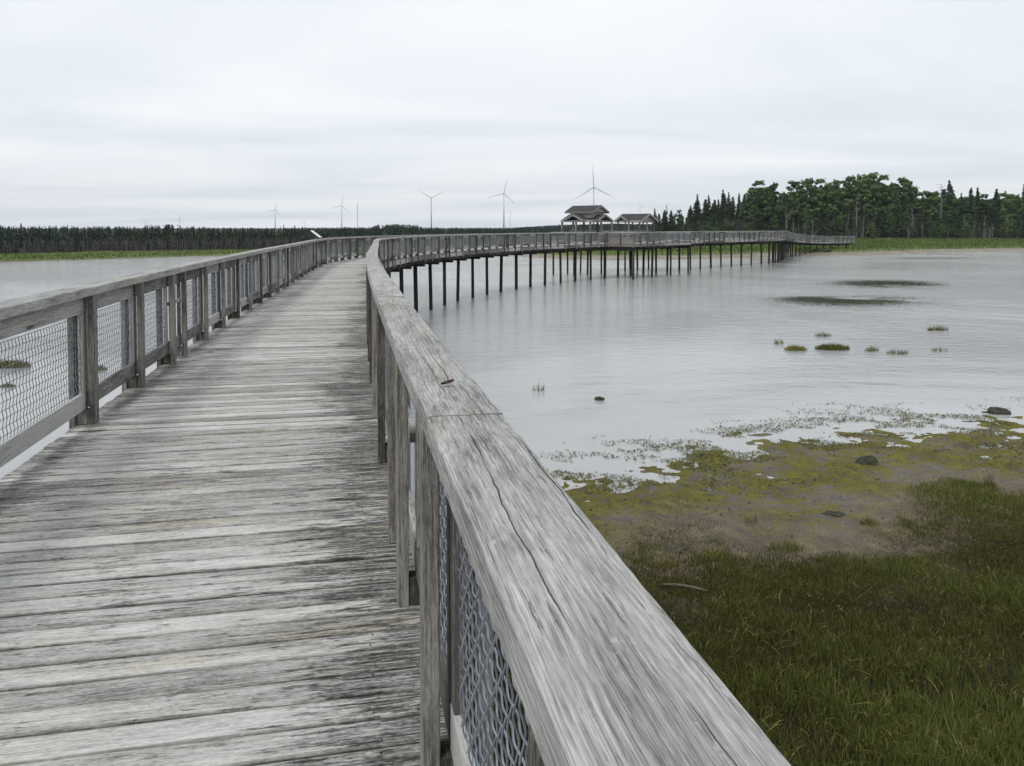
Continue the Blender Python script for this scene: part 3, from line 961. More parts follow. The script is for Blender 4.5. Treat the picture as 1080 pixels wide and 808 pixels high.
# ------------------------------------------------------------------ grass
def blades(X, Y, Z, Hh, lean, width, rng, bend=.5):
    n = len(X); az = rng.uniform(0, 2 * np.pi, n); fa = rng.uniform(0, 2 * np.pi, n)
    dx, dy = np.cos(az) * lean * Hh, np.sin(az) * lean * Hh
    wx, wy = np.cos(fa) * width, np.sin(fa) * width
    v = np.zeros((n, 7, 3), np.float32)
    for k, (f, wd, lf) in enumerate(((0, 1, 0), (.38, .85, .22), (.75, .55, .62))):
        v[:, 2 * k, 0] = X + dx * lf - wx * wd; v[:, 2 * k, 1] = Y + dy * lf - wy * wd
        v[:, 2 * k + 1, 0] = X + dx * lf + wx * wd; v[:, 2 * k + 1, 1] = Y + dy * lf + wy * wd
        v[:, 2 * k, 2] = v[:, 2 * k + 1, 2] = Z + Hh * f * (1 - .25 * lean * lf)
    v[:, 6, 0] = X + dx; v[:, 6, 1] = Y + dy; v[:, 6, 2] = Z + Hh * (1 - .35 * np.clip(lean, 0, 1.4))
    b = np.arange(n) * 7
    q = np.concatenate([np.stack([b, b + 1, b + 3, b + 2], 1), np.stack([b + 2, b + 3, b + 5, b + 4], 1)])
    t = np.stack([b + 4, b + 5, b + 6], 1)
    return v.reshape(-1, 3), q, t
def grass_object(name, X, Y, Hh, lean, width, tint, mat, rng, z=None):
    Z = (gzs(X, Y) if z is None else z) - .01
    v, q, t = blades(X, Y, Z, Hh, lean, width, rng)
    me = np_mesh(name, v, q, t, np.concatenate([tint, tint]), tint, mat)
    return link(bpy.data.objects.new(name, me))

# near marsh
n = 1500000
X = NR.uniform(-1.5, 22, n); Y = NR.uniform(4.5, 20, n)
_, dn, df, _ = fields(X, Y)
dnn = dn + (fbm(X * .8, Y * .8, 77) - .5) * 2.2 - .9 * smooth01(X, 7, 10)
dens = smooth01(dnn, 3.8, 5.3) * (.6 + .4 * smooth01(fbm(X * 1.1, Y * 1.1, 55), .38, .55))
bare = smooth01(fbm(X * .9 + 7, Y * .9, 61), .63, .72)
dens = dens * (1 - .45 * bare)
inview = (X < 1.0 + (Y + 1.2) * .78) & (X > -.30 * Y + .9)
keep = (NR.random(n) < dens) & inview
X, Y, dnn = X[keep], Y[keep], dnn[keep]
cl = fbm(X * .7, Y * .7, 91)
Hh = (.08 + .145 * smooth01(cl, .35, .65)) * NR.uniform(.55, 1.25, len(X)) * (.55 + .45 * smooth01(dnn, 4.5, 7.5))
pale = NR.random(len(X))
tint = np.clip(.32 + .45 * (cl - .4) + NR.normal(0, .2, len(X)) + .18 * smooth01(Y, 11.5, 14.5) - .16 * smooth01(fbm(X * .8, Y * .8, 201), .52, .68), 0, .9)
tint = np.where(pale > .965, NR.uniform(.9, 1.3, len(X)), tint)
lean = np.where(pale > .94, NR.uniform(.8, 1.7, len(X)), NR.uniform(.05, .55, len(X)))
go = grass_object('marsh_grass', X, Y, Hh, lean, NR.uniform(.0026, .0052, len(X)), tint, M['grass'], NR)
tag(go, 'dark olive marsh grass growing on the near shore beside the railing', 'grass', kind='stuff')
print('near blades', len(X))

# sparse sprouts over the mud, still part of what nobody could count
n = 5200
X = NR.uniform(0, 22, n); Y = NR.uniform(10, 21, n)
_, dn, _, _ = fields(X, Y)
m = smooth01(dn, .3, 1.2) * (1 - smooth01(dn, 4.5, 6)) * smooth01(fbm(X * 1.7, Y * 1.7, 101), .52, .66)
k = NR.random(n) < m
X, Y = X[k], Y[k]
go = grass_object('sprouting_grass', X, Y, NR.uniform(.06, .2, len(X)), NR.uniform(.05, .5, len(X)), NR.uniform(.002, .0035, len(X)), NR.uniform(.2, .7, len(X)), M['tuft'], NR)
tag(go, 'thin scattered grass sprouts on the bare brown mud', 'grass', kind='stuff')

# pebbles, shell bits and clods on the mud: one object
n = 9000
X = NR.uniform(0, 22, n); Y = NR.uniform(9, 21, n)
_, dn, _, _ = fields(X, Y)
k = NR.random(n) < smooth01(dn, .2, 1.5) * (1 - smooth01(dn, 6, 8)) * (.15 + .85 * smooth01(fbm(X * 1.4, Y * 1.4, 171), .45, .6))
X, Y = X[k], Y[k]; m_ = len(X)
sz = .006 + .016 * NR.random(m_) ** 3; Zp = gzs(X, Y)
oc = np.array([(1, 0, 0), (0, 1, 0), (-1, 0, 0), (0, -1, 0), (0, 0, .7), (0, 0, -.7)])
rot = NR.uniform(0, 6.28, m_); el = NR.uniform(.7, 1.8, m_)
px_ = oc[None, :, 0] * el[:, None]; py_ = oc[None, :, 1] + 0 * px_
Vp = np.stack([X[:, None] + sz[:, None] * (px_ * np.cos(rot)[:, None] - py_ * np.sin(rot)[:, None]), Y[:, None] + sz[:, None] * (px_ * np.sin(rot)[:, None] + py_ * np.cos(rot)[:, None]), Zp[:, None] + sz[:, None] * (oc[None, :, 2] + .3)], 2).reshape(-1, 3)
b = (np.arange(m_) * 6)[:, None]
tr_ = np.concatenate([b + np.array([f]) for f in ((0, 1, 4), (1, 2, 4), (2, 3, 4), (3, 0, 4), (1, 0, 5), (2, 1, 5), (3, 2, 5), (0, 3, 5))])
tp_ = np.tile(np.where(NR.random(m_) < .3, NR.uniform(.8, 1.2, m_), NR.uniform(0, .5, m_)), 8)
M['pebble'] = foliage('pebbles', (.02, .017, .013), (.06, .05, .04), (.42, .40, .36), 1)
po = link(bpy.data.objects.new('pebbles', np_mesh('pebbles', Vp, None, tr_, None, tp_, M['pebble'])))
tag(po, 'pebbles, clods and pale shell bits strewn over the brown mud', 'pebbles', kind='stuff')

# far banks
n = 150000
X = np.concatenate([NR.uniform(-12, 190, n // 2), NR.uniform(-150, -8, n // 2)]); Y = NR.uniform(105, 275, n)
_, dn, df, left = fields(X, Y)
m = np.where(left < .5, smooth01(df, 6.8, 7.8) * (1 - smooth01(Y, 246, 250)), smooth01(df, .2, .9) * (1 - smooth01(Y - np.interp(X, [-118, -96, -88, -78, -66, -50, -36, -22], [128, 133, 140, 150, 160, 172, 186, 200]), -4, -2))) * (1 - smooth01(df, 60, 120) * .6)
k = (NR.random(n) < m) & (X / Y < .75) & (X / Y > -.75)
X, Y, left = X[k], Y[k], left[k]
go = grass_object('bank_grass', X, Y, NR.uniform(.25, .6, len(X)) * np.where(left > .5, .45, 1), NR.uniform(.1, .6, len(X)), NR.uniform(.05, .16, len(X)), np.clip(fbm(X * .12, Y * .12, 15) * .9 + NR.normal(0, .15, len(X)), 0, 1), M['bankgrass'], NR)
tag(go, 'bright yellow-green grass on the far bank below the forest', 'grass', kind='stuff')

# dark mats of eelgrass floating in the bay
def mat(cx, cy, lx, ly, n, seed):
    rng = np.random.default_rng(seed)
    u = rng.normal(0, .42, n); v = rng.normal(0, .36, n) + .25 * u
    x = cx + u * lx; y = cy + v * ly
    k = smooth01(fbm(x * .16, y * .45, seed), .36, .52) > rng.random(n)
    return x[k], y[k]
PX = []; PY = []
for args in ((24.0, 55.5, 5.6, 5.0, 26000, 3), (34.5, 72.5, 5.8, 6.0, 19000, 5), (69, 133, 9, 3.2, 4000, 6), (21.5, 57.0, 3.0, 3.0, 5000, 9)):
    x, y = mat(*args); PX.append(x); PY.append(y)
X = np.concatenate(PX); Y = np.concatenate(PY)
go = grass_object('floating_eelgrass', X, Y, NR.uniform(.02, .055, len(X)) * np.clip(Y / 55, .8, 2), NR.uniform(1.5, 5, len(X)), NR.uniform(.015, .05, len(X)), NR.uniform(0, 1, len(X)), M['weed'], NR, z=np.full(len(X), WATER_Z))
tag(go, 'dark green eelgrass mats breaking the surface of the bay', 'eelgrass', kind='stuff')
# wrack of weed strewn at the near water's edge
n = 150000
X = NR.uniform(0, 24, n); Y = NR.uniform(14, 27, n)
_, dn, _, _ = fields(X, Y)
m = smooth01(dn, -3.2, -.2) * (1 - smooth01(dn, 1.2, 2.6)) * smooth01(fbm(X * 1.1, Y * 1.9, 131, 5), .47, .60)
k = NR.random(n) < m
X, Y = X[k], Y[k]
Z = np.maximum(gzs(X, Y), WATER_Z + .004) + .012
go = grass_object('seaweed', X, Y, NR.uniform(.015, .05, len(X)), NR.uniform(1, 4, len(X)), NR.uniform(.006, .02, len(X)), NR.uniform(0, 1, len(X)), M['tuft'], NR, z=Z)
tag(go, 'strands of yellow-brown seaweed strewn along the near water edge', 'seaweed', kind='stuff')

# single tufts one can point at
def tuft(name, x, y, rx, ry, h, nb, label, cat, grp, seed, z=None):
    rng = np.random.default_rng(seed)
    a = rng.uniform(0, 2 * np.pi, nb); r = np.sqrt(rng.random(nb))
    X = np.cos(a) * r * rx; Y = np.sin(a) * r * ry
    Hh = h * rng.uniform(.5, 1.1, nb) * (1 - .45 * r ** 2)
    v, q, t = blades(X, Y, np.full(nb, -.05), Hh + .05, rng.uniform(.05, .6, nb), rng.uniform(.004, .009, nb) * max(1, y / 22), rng)
    ti = rng.uniform(.1, .9, nb)
    me = np_mesh(name, v, q, t, np.concatenate([ti, ti]), ti, M['tuft'])
    o = link(bpy.data.objects.new(name, me)); o.location = (x, y, z if z is not None else max(WATER_Z, gz(x, y)))
    return tag(o, label, cat, grp)
GW = 'grass tufts standing in the water'
def pxw(px, py, drop=5.2):
    Y = drop * F / (py - 240.0); return (px - 540) / F * Y * 1.01, Y
for i, (px, py, rx, ry, h, nb, lab) in enumerate((
        (876, 369, 1.0, .6, .26, 900, 'largest yellow-green grass tuft standing in the right-hand water'),
        (838, 370, .65, .4, .24, 420, 'dense small tuft just left of the largest tuft in the bay'),
        (866, 355, .55, .3, .22, 90, 'sparse tuft behind the largest grass tuft in the bay'),
        (820, 363, .35, .2, .26, 40, 'thin wisp of grass left of the dense tufts in the bay'),
        (918, 371, .45, .25, .25, 90, 'sparse tuft just right of the largest tuft in the bay'),
        (944, 374, .7, .25, .24, 100, 'wide sparse tuft second right of the largest bay tuft'),
        (986, 349, .75, .3, .3, 130, 'low tuft standing farthest out among the right-hand bay tufts'),
        (988, 371, .5, .2, .2, 45, 'thin wisp at the right end of the row of bay tufts'),
        (568, 413, .28, .2, .3, 40, 'wispy grass tuft in the water nearest the handrail'),
        (14, 388, 1.0, .5, .3, 900, 'large green grass clump in the water behind the left railing mesh'),
        (10, 409, .35, .2, .15, 160, 'small dark grass clump below the large one behind the left mesh'),
        (104, 391, .5, .3, .22, 300, 'grass clump in the water behind the second left railing panel'))):
    x, y = pxw(px, py); tuft('grass_tuft', x, y, rx * .72, ry * .6, h * 1.3,  nb, lab, 'grass tuft', GW, 500 + i, WATER_Z)
GM = 'grass tufts sprouting from the mud'
for i, (px, py, rx, ry, h, nb, lab) in enumerate((
        (828, 578, .30, .14, .22, 150, 'green tuft on bare mud with a dark peg at its right side'),
        (752, 592, .20, .12, .2, 110, 'tuft at the lower left of the bare mud, two together'),
        (706, 596, .16, .1, .2, 80, 'small tuft on mud closest to the handrail edge'),
        (918, 553, .16, .1, .2, 60, 'thin upright tuft in the middle of the bare mud'),
        (1027, 527, .3, .14, .16, 110, 'low tuft with dark weed at the right of the mud'),
        (1043, 515, .12, .1, .38, 50, 'tall thin sprig on the mud near the right edge'),
        (792, 550, .1, .08, .24, 30, 'lone tall sprig at the edge of yellow algae on mud'))):
    x, y = pxw(px, py, 4.98); tuft('grass_tuft', x, y, rx, ry, h, nb, lab, 'grass tuft', GM, 600 + i)

# weed-covered lumps and driftwood
def lump(name, x, y, sx, sy, sz, label, seed, z=None, m='rock'):
    rng = np.random.default_rng(seed)
    V = []; F_ = []; nu, nv = 30, 15
    for j in range(nv + 1):
        ph = math.pi * j / nv
        for i in range(nu):
            a = 2 * math.pi * i / nu
            r = 1 + 1.3 * (float(fbm(np.array(math.cos(a) * 2.2 + 5 + math.cos(ph) * 1.4), np.array(math.sin(a) * 2.2 + ph * 1.6), seed)) - .5)
            V.append((sx * r * math.sin(ph) * math.cos(a), sy * r * math.sin(ph) * math.sin(a), sz * r * math.cos(ph)))
    for j in range(nv):
        for i in range(nu):
            i2 = (i + 1) % nu; F_.append((j * nu + i, (j + 1) * nu + i, (j + 1) * nu + i2, j * nu + i2))
    me = np_mesh(name, V, F_, mat=M[m], smooth=True)
    o = link(bpy.data.objects.new(name, me)); o.location = (x, y, (z if z is not None else max(WATER_Z, gz(x, y))))
    return tag(o, label, 'rock')
for px, py, sx, sy, sz, lab, sd in ((632, 423, .14, .11, .09, 'small dark round rock alone in the open water', 1), (1052, 437, .36, .2, .13, 'dark weedy rock in the water at the right edge', 2),
                                     (916, 496, .22, .14, .12, 'dark weedy lump on the yellow algae at the shore', 3), (880, 552, .2, .1, .06, 'flat dark lump of weed on the bare mud', 4),
                                     (742, 484, .09, .05, .03, 'tiny dark stone at the edge of the calm water', 5), (864, 268.5, 1.7, .6, .4, 'dark boulder at the foot of the far sandy shore', 6)):
    x, y = pxw(px, py); lump('rock', x, y, sx, sy, sz, lab, sd)
x, y = pxw(722, 624, 4.9)
mb = MB(); mb.tube([(-.28, .06, .05), (-.1, .02, .06), (.1, -.02, .05), (.3, -.09, .03)], [.012, .022, .02, .010], 7)
o = mb.build('driftwood', M['stick'], None, True); o.location = (x, y, gz(x, y)); tag(o, 'short bleached driftwood stick lying in the marsh grass', 'driftwood')
# curled dead leaf on the handrail
mb = MB()
Vl = []
lx, ly = -.200, 2.42
rings = []
for k in range(7):
    t = k / 6; wv = .014 * math.sin(math.pi * min(1, t * 1.05 + .02)) + .001
    rings.append([Vector((-.035 + .07 * t, -wv, .006 + .012 * t * t + .006)), Vector((-.035 + .07 * t, 0, .004 + .010 * t * t)), Vector((-.035 + .07 * t, wv, .008 + .012 * t * t + .004)), Vector((-.035 + .07 * t, 0, .0055 + .010 * t * t))])
mb.loft(rings, .5)
o = mb.build('dead_leaf', M['leaf_dead'], None, True); o.location = (lx, ly, RT + .002); o.rotation_euler = (0, 0, .4); o.scale = (.6, .75, .8); tag(o, 'small curled brown dead leaf lying on the near handrail', 'leaf')

# ------------------------------------------------------------------ trees
def quads_from(C, A, B, rng):
    """quads centred at C with half axes A, B"""
    n = len(C); v = np.stack([C - A - B, C + A - B, C + A + B, C - A + B], 1).reshape(-1, 3)
    b = np.arange(n) * 4
    return v, np.stack([b, b + 1, b + 2, b + 3], 1)
def unit(a): return a / (np.linalg.norm(a, axis=1)[:, None] + 1e-9)

def conifer_mesh(seed, h=1.0, rad_=.17, nb=90, per=11, bare=.12, droop=.25, size=.03, mat='spruce', taper=.85, gap=0.0):
    rng = np.random.default_rng(seed)
    t = bare + (1 - bare) * np.sort(rng.random(nb) ** .85)
    az = rng.uniform(0, 2 * np.pi, nb)
    rl = rad_ * (1.02 - t) ** taper / (1 - bare) ** taper * rng.uniform(.6, 1.2, nb) + .008
    if gap: rl = np.where(rng.random(nb) < gap, rl * .35, rl)
    low = t < bare + .12; rl[low] *= .7
    k = np.tile(np.linspace(.12, 1, per), nb); bi = np.repeat(np.arange(nb), per)
    k = np.clip(k + rng.normal(0, .05, len(k)), .05, 1.05)
    r = rl[bi] * k; a = az[bi] + rng.normal(0, .12, len(k)) * k
    z = t[bi] - droop * r * (.3 + k) + rl[bi] * .1 * k ** 3 + rng.normal(0, .006, len(k))
    C = np.stack([np.cos(a) * r, np.sin(a) * r, z], 1)
    D = unit(np.stack([np.cos(a), np.sin(a), -droop + rng.normal(0, .25, len(k))], 1))
    S = unit(np.cross(D, np.stack([rng.normal(0, .5, len(k)), rng.normal(0, .5, len(k)), np.ones(len(k))], 1)))
    s = size * rng.uniform(.6, 1.25, len(k)) * (.38 + .85 * (1 - t[bi]))
    v, q = quads_from(C, D * (s * 1.1)[:, None], S * (s * .62)[:, None], rng)
    # leader
    n2 = 14; zz = np.linspace(.9, 1.0, n2); aa = rng.uniform(0, 6.28, n2)
    C2 = np.stack([np.zeros(n2), np.zeros(n2), zz], 1); D2 = unit(np.stack([np.cos(aa) * .5, np.sin(aa) * .5, np.ones(n2)], 1)); S2 = unit(np.cross(D2, np.stack([-np.sin(aa), np.cos(aa), np.zeros(n2)], 1)))
    s2 = np.linspace(.018, .007, n2)
    v2, q2 = quads_from(C2, D2 * (s2)[:, None], S2 * (s2 * .55)[:, None], rng)
    ti = np.concatenate([np.clip(.5 * k + .25 * rng.random(len(k)) + .2, 0, 1) * .8 + rng.normal(0, .1, len(k)), rng.uniform(.4, .8, n2)])
    ti = rng.uniform(.1, .9, len(ti))
    return np_mesh('crown', np.concatenate([v, v2]), np.concatenate([q, q2 + len(v)]), None, np.clip(ti, 0, 1), None, M[mat])

def trunk_mesh(seed, r0=.014, top=1.0, lean=.01, twigs=0, tw=(.1, .6), mat='trunk', twl=.05, forks=0):
    rn = random.Random(seed); mb = MB()
    pts = [(rn.uniform(-lean, lean) * t, rn.uniform(-lean, lean) * t, top * t) for t in (0, .3, .6, .85, 1)]
    mb.tube([(0, 0, -.02)] + pts[1:], [r0, r0 * .82, r0 * .55, r0 * .3, r0 * .1], 6, rn.random())
    for k in range(twigs):
        t = rn.uniform(*tw); a = rn.uniform(0, 6.28); l = twl * rn.uniform(.5, 1.3)
        p = Vector((0, 0, top * t)); q = p + Vector((math.cos(a) * l, math.sin(a) * l, l * rn.uniform(-.3, .5)))
        m_ = (p + q) / 2 + Vector((0, 0, l * .1))
        mb.tube([p, m_, q], [r0 * .22, r0 * .16, r0 * .07], 4, rn.random())
    for k in range(forks):
        t = rn.uniform(.3, .6); a = rn.uniform(0, 6.28); l = rn.uniform(.25, .42)
        p = Vector((0, 0, top * t)); q = p + Vector((math.cos(a) * l * .45, math.sin(a) * l * .45, l * .9))
        m_ = p.lerp(q, .45) + Vector((math.cos(a) * .03, math.sin(a) * .03, -.01))
        mb.tube([p, m_, q], [r0 * .5, r0 * .36, r0 * .1], 5, rn.random())
    o = mb.build('trunk', M[mat]); me = o.data; bpy.data.objects.remove(o); return me

def broad_mesh(seed, mat='broad', cl=26, per=85, wide=.30, low=.24, size=.015):
    rng = np.random.default_rng(seed); Vs = []; Qs = []; Ts = []; n0 = 0
    for c in range(cl):
        t = rng.random() ** 1.15
        zc = low + (.97 - low) * t
        prof = math.sin(math.pi * (.26 + .68 * t)) ** .6
        rr = wide * prof * math.sqrt(rng.random()); a = rng.uniform(0, 6.28)
        cr = rng.uniform(.03, .075) * (1 - .3 * t)
        ctr_ = np.array([math.cos(a) * rr, math.sin(a) * rr, min(zc, 1 - cr * .8)])
        d = unit(rng.normal(0, 1, (per, 3))); rad2 = cr * (rng.uniform(.15, 1.3, per) + (rng.random(per) < .12) * rng.uniform(.2, .8, per))
        C = ctr_ + d * rad2[:, None] * np.array([1, 1, .75])
        A = unit(np.cross(d, rng.normal(0, 1, (per, 3)))); B = unit(np.cross(d + rng.normal(0, .5, (per, 3)), A))
        s = size * rng.uniform(.5, 1.2, per)
        v, q = quads_from(C, A * s[:, None], B * (s * .75)[:, None], rng)
        Vs.append(v); Qs.append(q + n0); n0 += len(v)
        Ts.append(np.clip(rng.uniform(.1, .9, per) * .6 + rng.uniform(0, .4), 0, 1))
    return np_mesh('crown', np.concatenate(Vs), np.concatenate(Qs), None, np.concatenate(Ts), None, M[mat])

SPR = [(conifer_mesh(10 + k, nb=190, per=14, size=.022, taper=1.0, droop=.35, rad_=(.17, .14, .20, .15, .18)[k], gap=.15), trunk_mesh(10 + k, .011)) for k in range(5)]
SPARSE = [(conifer_mesh(30 + k, nb=60, per=9, rad_=.15, gap=.3, bare=.2, size=.026, mat='palebroad' if k == 2 else 'spruce'), trunk_mesh(30 + k, .011, twigs=16)) for k in range(3)]
BRD = [(broad_mesh(50 + k, cl=(78, 86, 70, 90)[k], per=52, low=.16, wide=(.25, .28, .22, .29)[k]), trunk_mesh(50 + k, .016, top=.8, forks=4)) for k in range(4)]
PALE = [(broad_mesh(70 + k, 'palebroad', cl=22, per=60, wide=.25, low=.45, size=.014), trunk_mesh(70 + k, .014, top=.85, forks=5, mat='deadtrunk')) for k in range(2)]
BOG = [(conifer_mesh(90 + k, nb=95, per=8, rad_=(.12, .10, .14, .11, .09, .13)[k], bare=(.14, .22, .12, .26, .18, .1)[k], size=.032, mat='bogspruce', taper=1.1), trunk_mesh(90 + k, .013, twigs=14, tw=(.1, .45), mat='deadtrunk' if k % 2 else 'trunk', twl=.06)) for k in range(6)]
DEAD = [trunk_mesh(110 + k, .014, twigs=46, tw=(.15, .97), mat='deadtrunk', twl=.10, forks=(k % 2)) for k in range(4)]

def tree(name, pair, x, y, h, label, cat, grp, fat=1.0, z=None):
    root = empty(name, (x, y, (gz(x, y) if z is None else z) - .05), R.uniform(0, 6.28))
    root.scale = (h * fat, h * fat, h)
    tag(root, label, cat, grp)
    link(bpy.data.objects.new('trunk', pair[1]), root)
    link(bpy.data.objects.new('crown', pair[0]), root)
    return root
def top_h(px, py, Y):
    X = (px - 540) / F * Y
    return X, CAM_Z + (240 - py) / F * Y - gz(X, Y)

# right-hand forest: the trees whose tops make the skyline
SKY = [(690, 219, 'sparse', 'thin sparse spruce at the left end of the forest, just right of the lower gazebo'), (703, 216, 'sparse', 'sparse grey-green spruce second from the left end of the forest'),
       (716, 221, 'broad', 'small bright leafy tree between the sparse spruces and the first full spruce'),
       (735, 205, 'spruce', 'first full pointed spruce from the left end of the right-hand forest'), (747, 206, 'spruce', 'second full pointed spruce from the left end of the forest'),
       (762, 200, 'spruce', 'taller left one of the paired dark spruces beside the leafy crowns'), (768, 203, 'spruce', 'right one of the paired dark spruces beside the leafy crowns'), (779, 204, 'spruce', 'narrow spruce against the left flank of the first round leafy crown'),
       (798, 190, 'broad', 'first big round leafy crown at the left of the forest'), (814, 193, 'broad', 'second round leafy crown, slightly lower than the first'),
       (838, 190, 'broad', 'wide leafy crown above the pale bare-limbed tree'), (850, 188, 'broad', 'leafy crown right of the wide one, above the dead trees'), (862, 188, 'broad', 'ragged leafy crown with sky gaps at its right side'), (877, 190, 'broad', 'leafy crown beside the notch of sky near the forest middle'),
       (893, 185, 'broad', 'broad leafy crown left of the highest tree'), (914, 182, 'broad', 'highest leafy crown of the right-hand forest'), (929, 184, 'broad', 'leafy crown right of the highest tree, before the sky gap'), (954, 187, 'broad', 'round leafy crown standing apart after the sky gap'),
       (966, 196, 'sparse', 'thin top sticking up right of the separate round crown'), (981, 201, 'broad', 'low leafy crown left of the bare grey tree'), (1000, 190, 'spruce', 'tallest pointed spruce near the right edge of the forest'), (1013, 204, 'spruce', 'short spruce right of the tallest pointed spruce'),
       (1023, 198, 'spruce', 'left one of twin spruces near the right edge'), (1030, 198, 'spruce', 'right one of twin spruces near the right edge'), (1039, 204, 'broad', 'leafy crown between the twin spruces and the slim one'), (1050, 199, 'spruce', 'slim spruce between two lower crowns near the right edge'),
       (1059, 201, 'sparse', 'thin ragged spruce near the right edge'), (1067, 204, 'broad', 'low crown second from the right edge'), (1079, 194, 'spruce', 'dark spruce cut by the right edge of the view')]
GR = 'trees of the right-hand forest'
for i, (px, py, k, lab) in enumerate(SKY):
    Y = 258 + (i * 7 % 11)
    X, h = top_h(px, py, Y)
    if k == 'broad': tree('broadleaf_tree', BRD[i % 4], X, Y, h, lab, 'tree', GR, R.uniform(.85, 1.1))
    elif k == 'spruce': tree('spruce_tree', SPR[i % 5], X, Y, h, lab, 'tree', GR, R.uniform(.85, 1.1))
    else: tree('spruce_tree', SPARSE[i % 2], X, Y, h, lab, 'tree', GR, .8)
epx = np.array([s[0] for s in SKY] + [1130, 1250]); epy = np.array([s[1] for s in SKY] + [197, 200])
for row, (Y0, stepx, lo) in enumerate(((252, 6.5, .46), (258, 7, .6), (264, 8.5, .75), (272, 8.0, .9), (284, 9, .93), (296, 9, .95))):
    px = 690 + R.uniform(0, 6)
    if row == 0: px = 770
    while px < 1135:
        Y = Y0 + R.uniform(-3.5, 3.5); env = float(np.interp(px, epx, epy))
        X, hmax = top_h(px, env, Y)
        h = hmax * lo * R.uniform(.80, 1.0)
        u = R.random()
        if row >= 1 and px < 790: u = u * .5
        if u < .70: tree('spruce_tree', SPR[R.randrange(5)], X, Y, h, 'dark spruce packed among the trees below the skyline of the right-hand forest', 'tree', GR, R.uniform(1.25, 1.75))
        elif u < .92 or row > 1: tree('broadleaf_tree', BRD[R.randrange(4)], X, Y, h, 'leafy tree packed among the spruces below the skyline of the right-hand forest', 'tree', GR, R.uniform(.8, 1.05))
        else: tree('broadleaf_tree', PALE[R.randrange(2)], X, Y, h, 'thin grey-green leafy tree at the front of the right-hand forest', 'tree', GR, 1.0)
        px += stepx * R.uniform(.7, 1.3)
for px, py, k, lab in ((829, 204, 'pale', 'pale thin-crowned tree with forked white limbs in front of the forest'), (797, 207, 'sparse', 'sparse grey-green pine in front of the first round crowns')):
    X, h = top_h(px, py, 250)
    tree('broadleaf_tree' if k == 'pale' else 'pine_tree', PALE[0] if k == 'pale' else SPARSE[2], X, 250, h, lab, 'tree', GR)
GD = 'bleached dead trees along the forest edge'
def dead(px, py, Y, lab, k, tilt=0):
    X, h = top_h(px, py, Y)
    o = link(bpy.data.objects.new('dead_tree', DEAD[k % 4])); o.location = (X, Y, gz(X, Y) - .05); o.scale = (h, h, h); o.rotation_euler = (0, tilt, R.uniform(0, 6) if not tilt else 0)
    tag(o, lab, 'dead tree', GD)
dead(849, 219, 249, 'bare grey dead tree with many branches right of the pale tree', 0)
dead(855, 232, 249, 'grey dead trunk leaning far over in front of the forest', 1, .8)
dead(992, 193, 256, 'tall bare grey tree rising left of the tallest pointed spruce', 3)
dead(766, 230, 249, 'short grey dead snag below the paired spruces', 2)
dead(903, 208, 250, 'tall pale bare trunk below the highest crowns', 1)
dead(962, 219, 250, 'straight pale bare trunk below the separate round crown', 3)
for k in range(26):
    dead(R.uniform(740, 1095), R.uniform(222, 242), 248.5 + R.uniform(-1.5, 3), 'short bleached dead trunk in the row along the foot of the right-hand forest', k)

# shrubs along the forest foot
for k in range(60):
    px = R.uniform(725, 1100); Y = R.uniform(246, 251); X = (px - 540) / F * Y
    tree('shrub', BRD[k % 4] if k % 3 else PALE[k % 2], X, Y, R.uniform(2.2, 5.5), 'low shrub at the grassy foot of the right-hand forest', 'shrub', 'shrubs along the forest foot', 1.3)

# left-hand spruce bog across the water
GL = 'spruces of the left-hand treeline'
LX = np.array([-118, -96, -88, -78, -66, -50, -36, -22]); LY = np.array([128, 133, 140, 150, 160, 172, 186, 200])
cnt = 0
for row in range(4):
    x = -116.0
    while x < -20 and cnt < 296:
        Y = float(np.interp(x, LX, LY)) + row * 2.2 + R.uniform(-.9, .9)
        px = 540 + F * x / Y
        tp = float(np.interp(px, [-60, 0, 60, 200, 300, 390], [235.5, 234.5, 236.5, 238.5, 239.5, 240.5])) + abs(R.gauss(0, 2.6)) - (R.random() < .14) * R.uniform(1, 4.5) + 5.0 * (float(vnoise(np.array(x * .16), np.array(row * 3.1), 88)) - .4) + (3 - row) * .9 + (R.uniform(0, 11) if row < 2 else 0)
        hh_ = CAM_Z + (240 - tp) / F * Y - gz(x, Y)
        tree('black_spruce_tree', BOG[R.randrange(6)], x, Y, hh_, 'thin dark spruce with bare lower trunk in the dense treeline beyond the left-hand water', 'tree', GL, R.uniform(.9, 1.3))
        cnt += 1
        x += R.uniform(1.0, 1.7)
print('left trees', cnt)

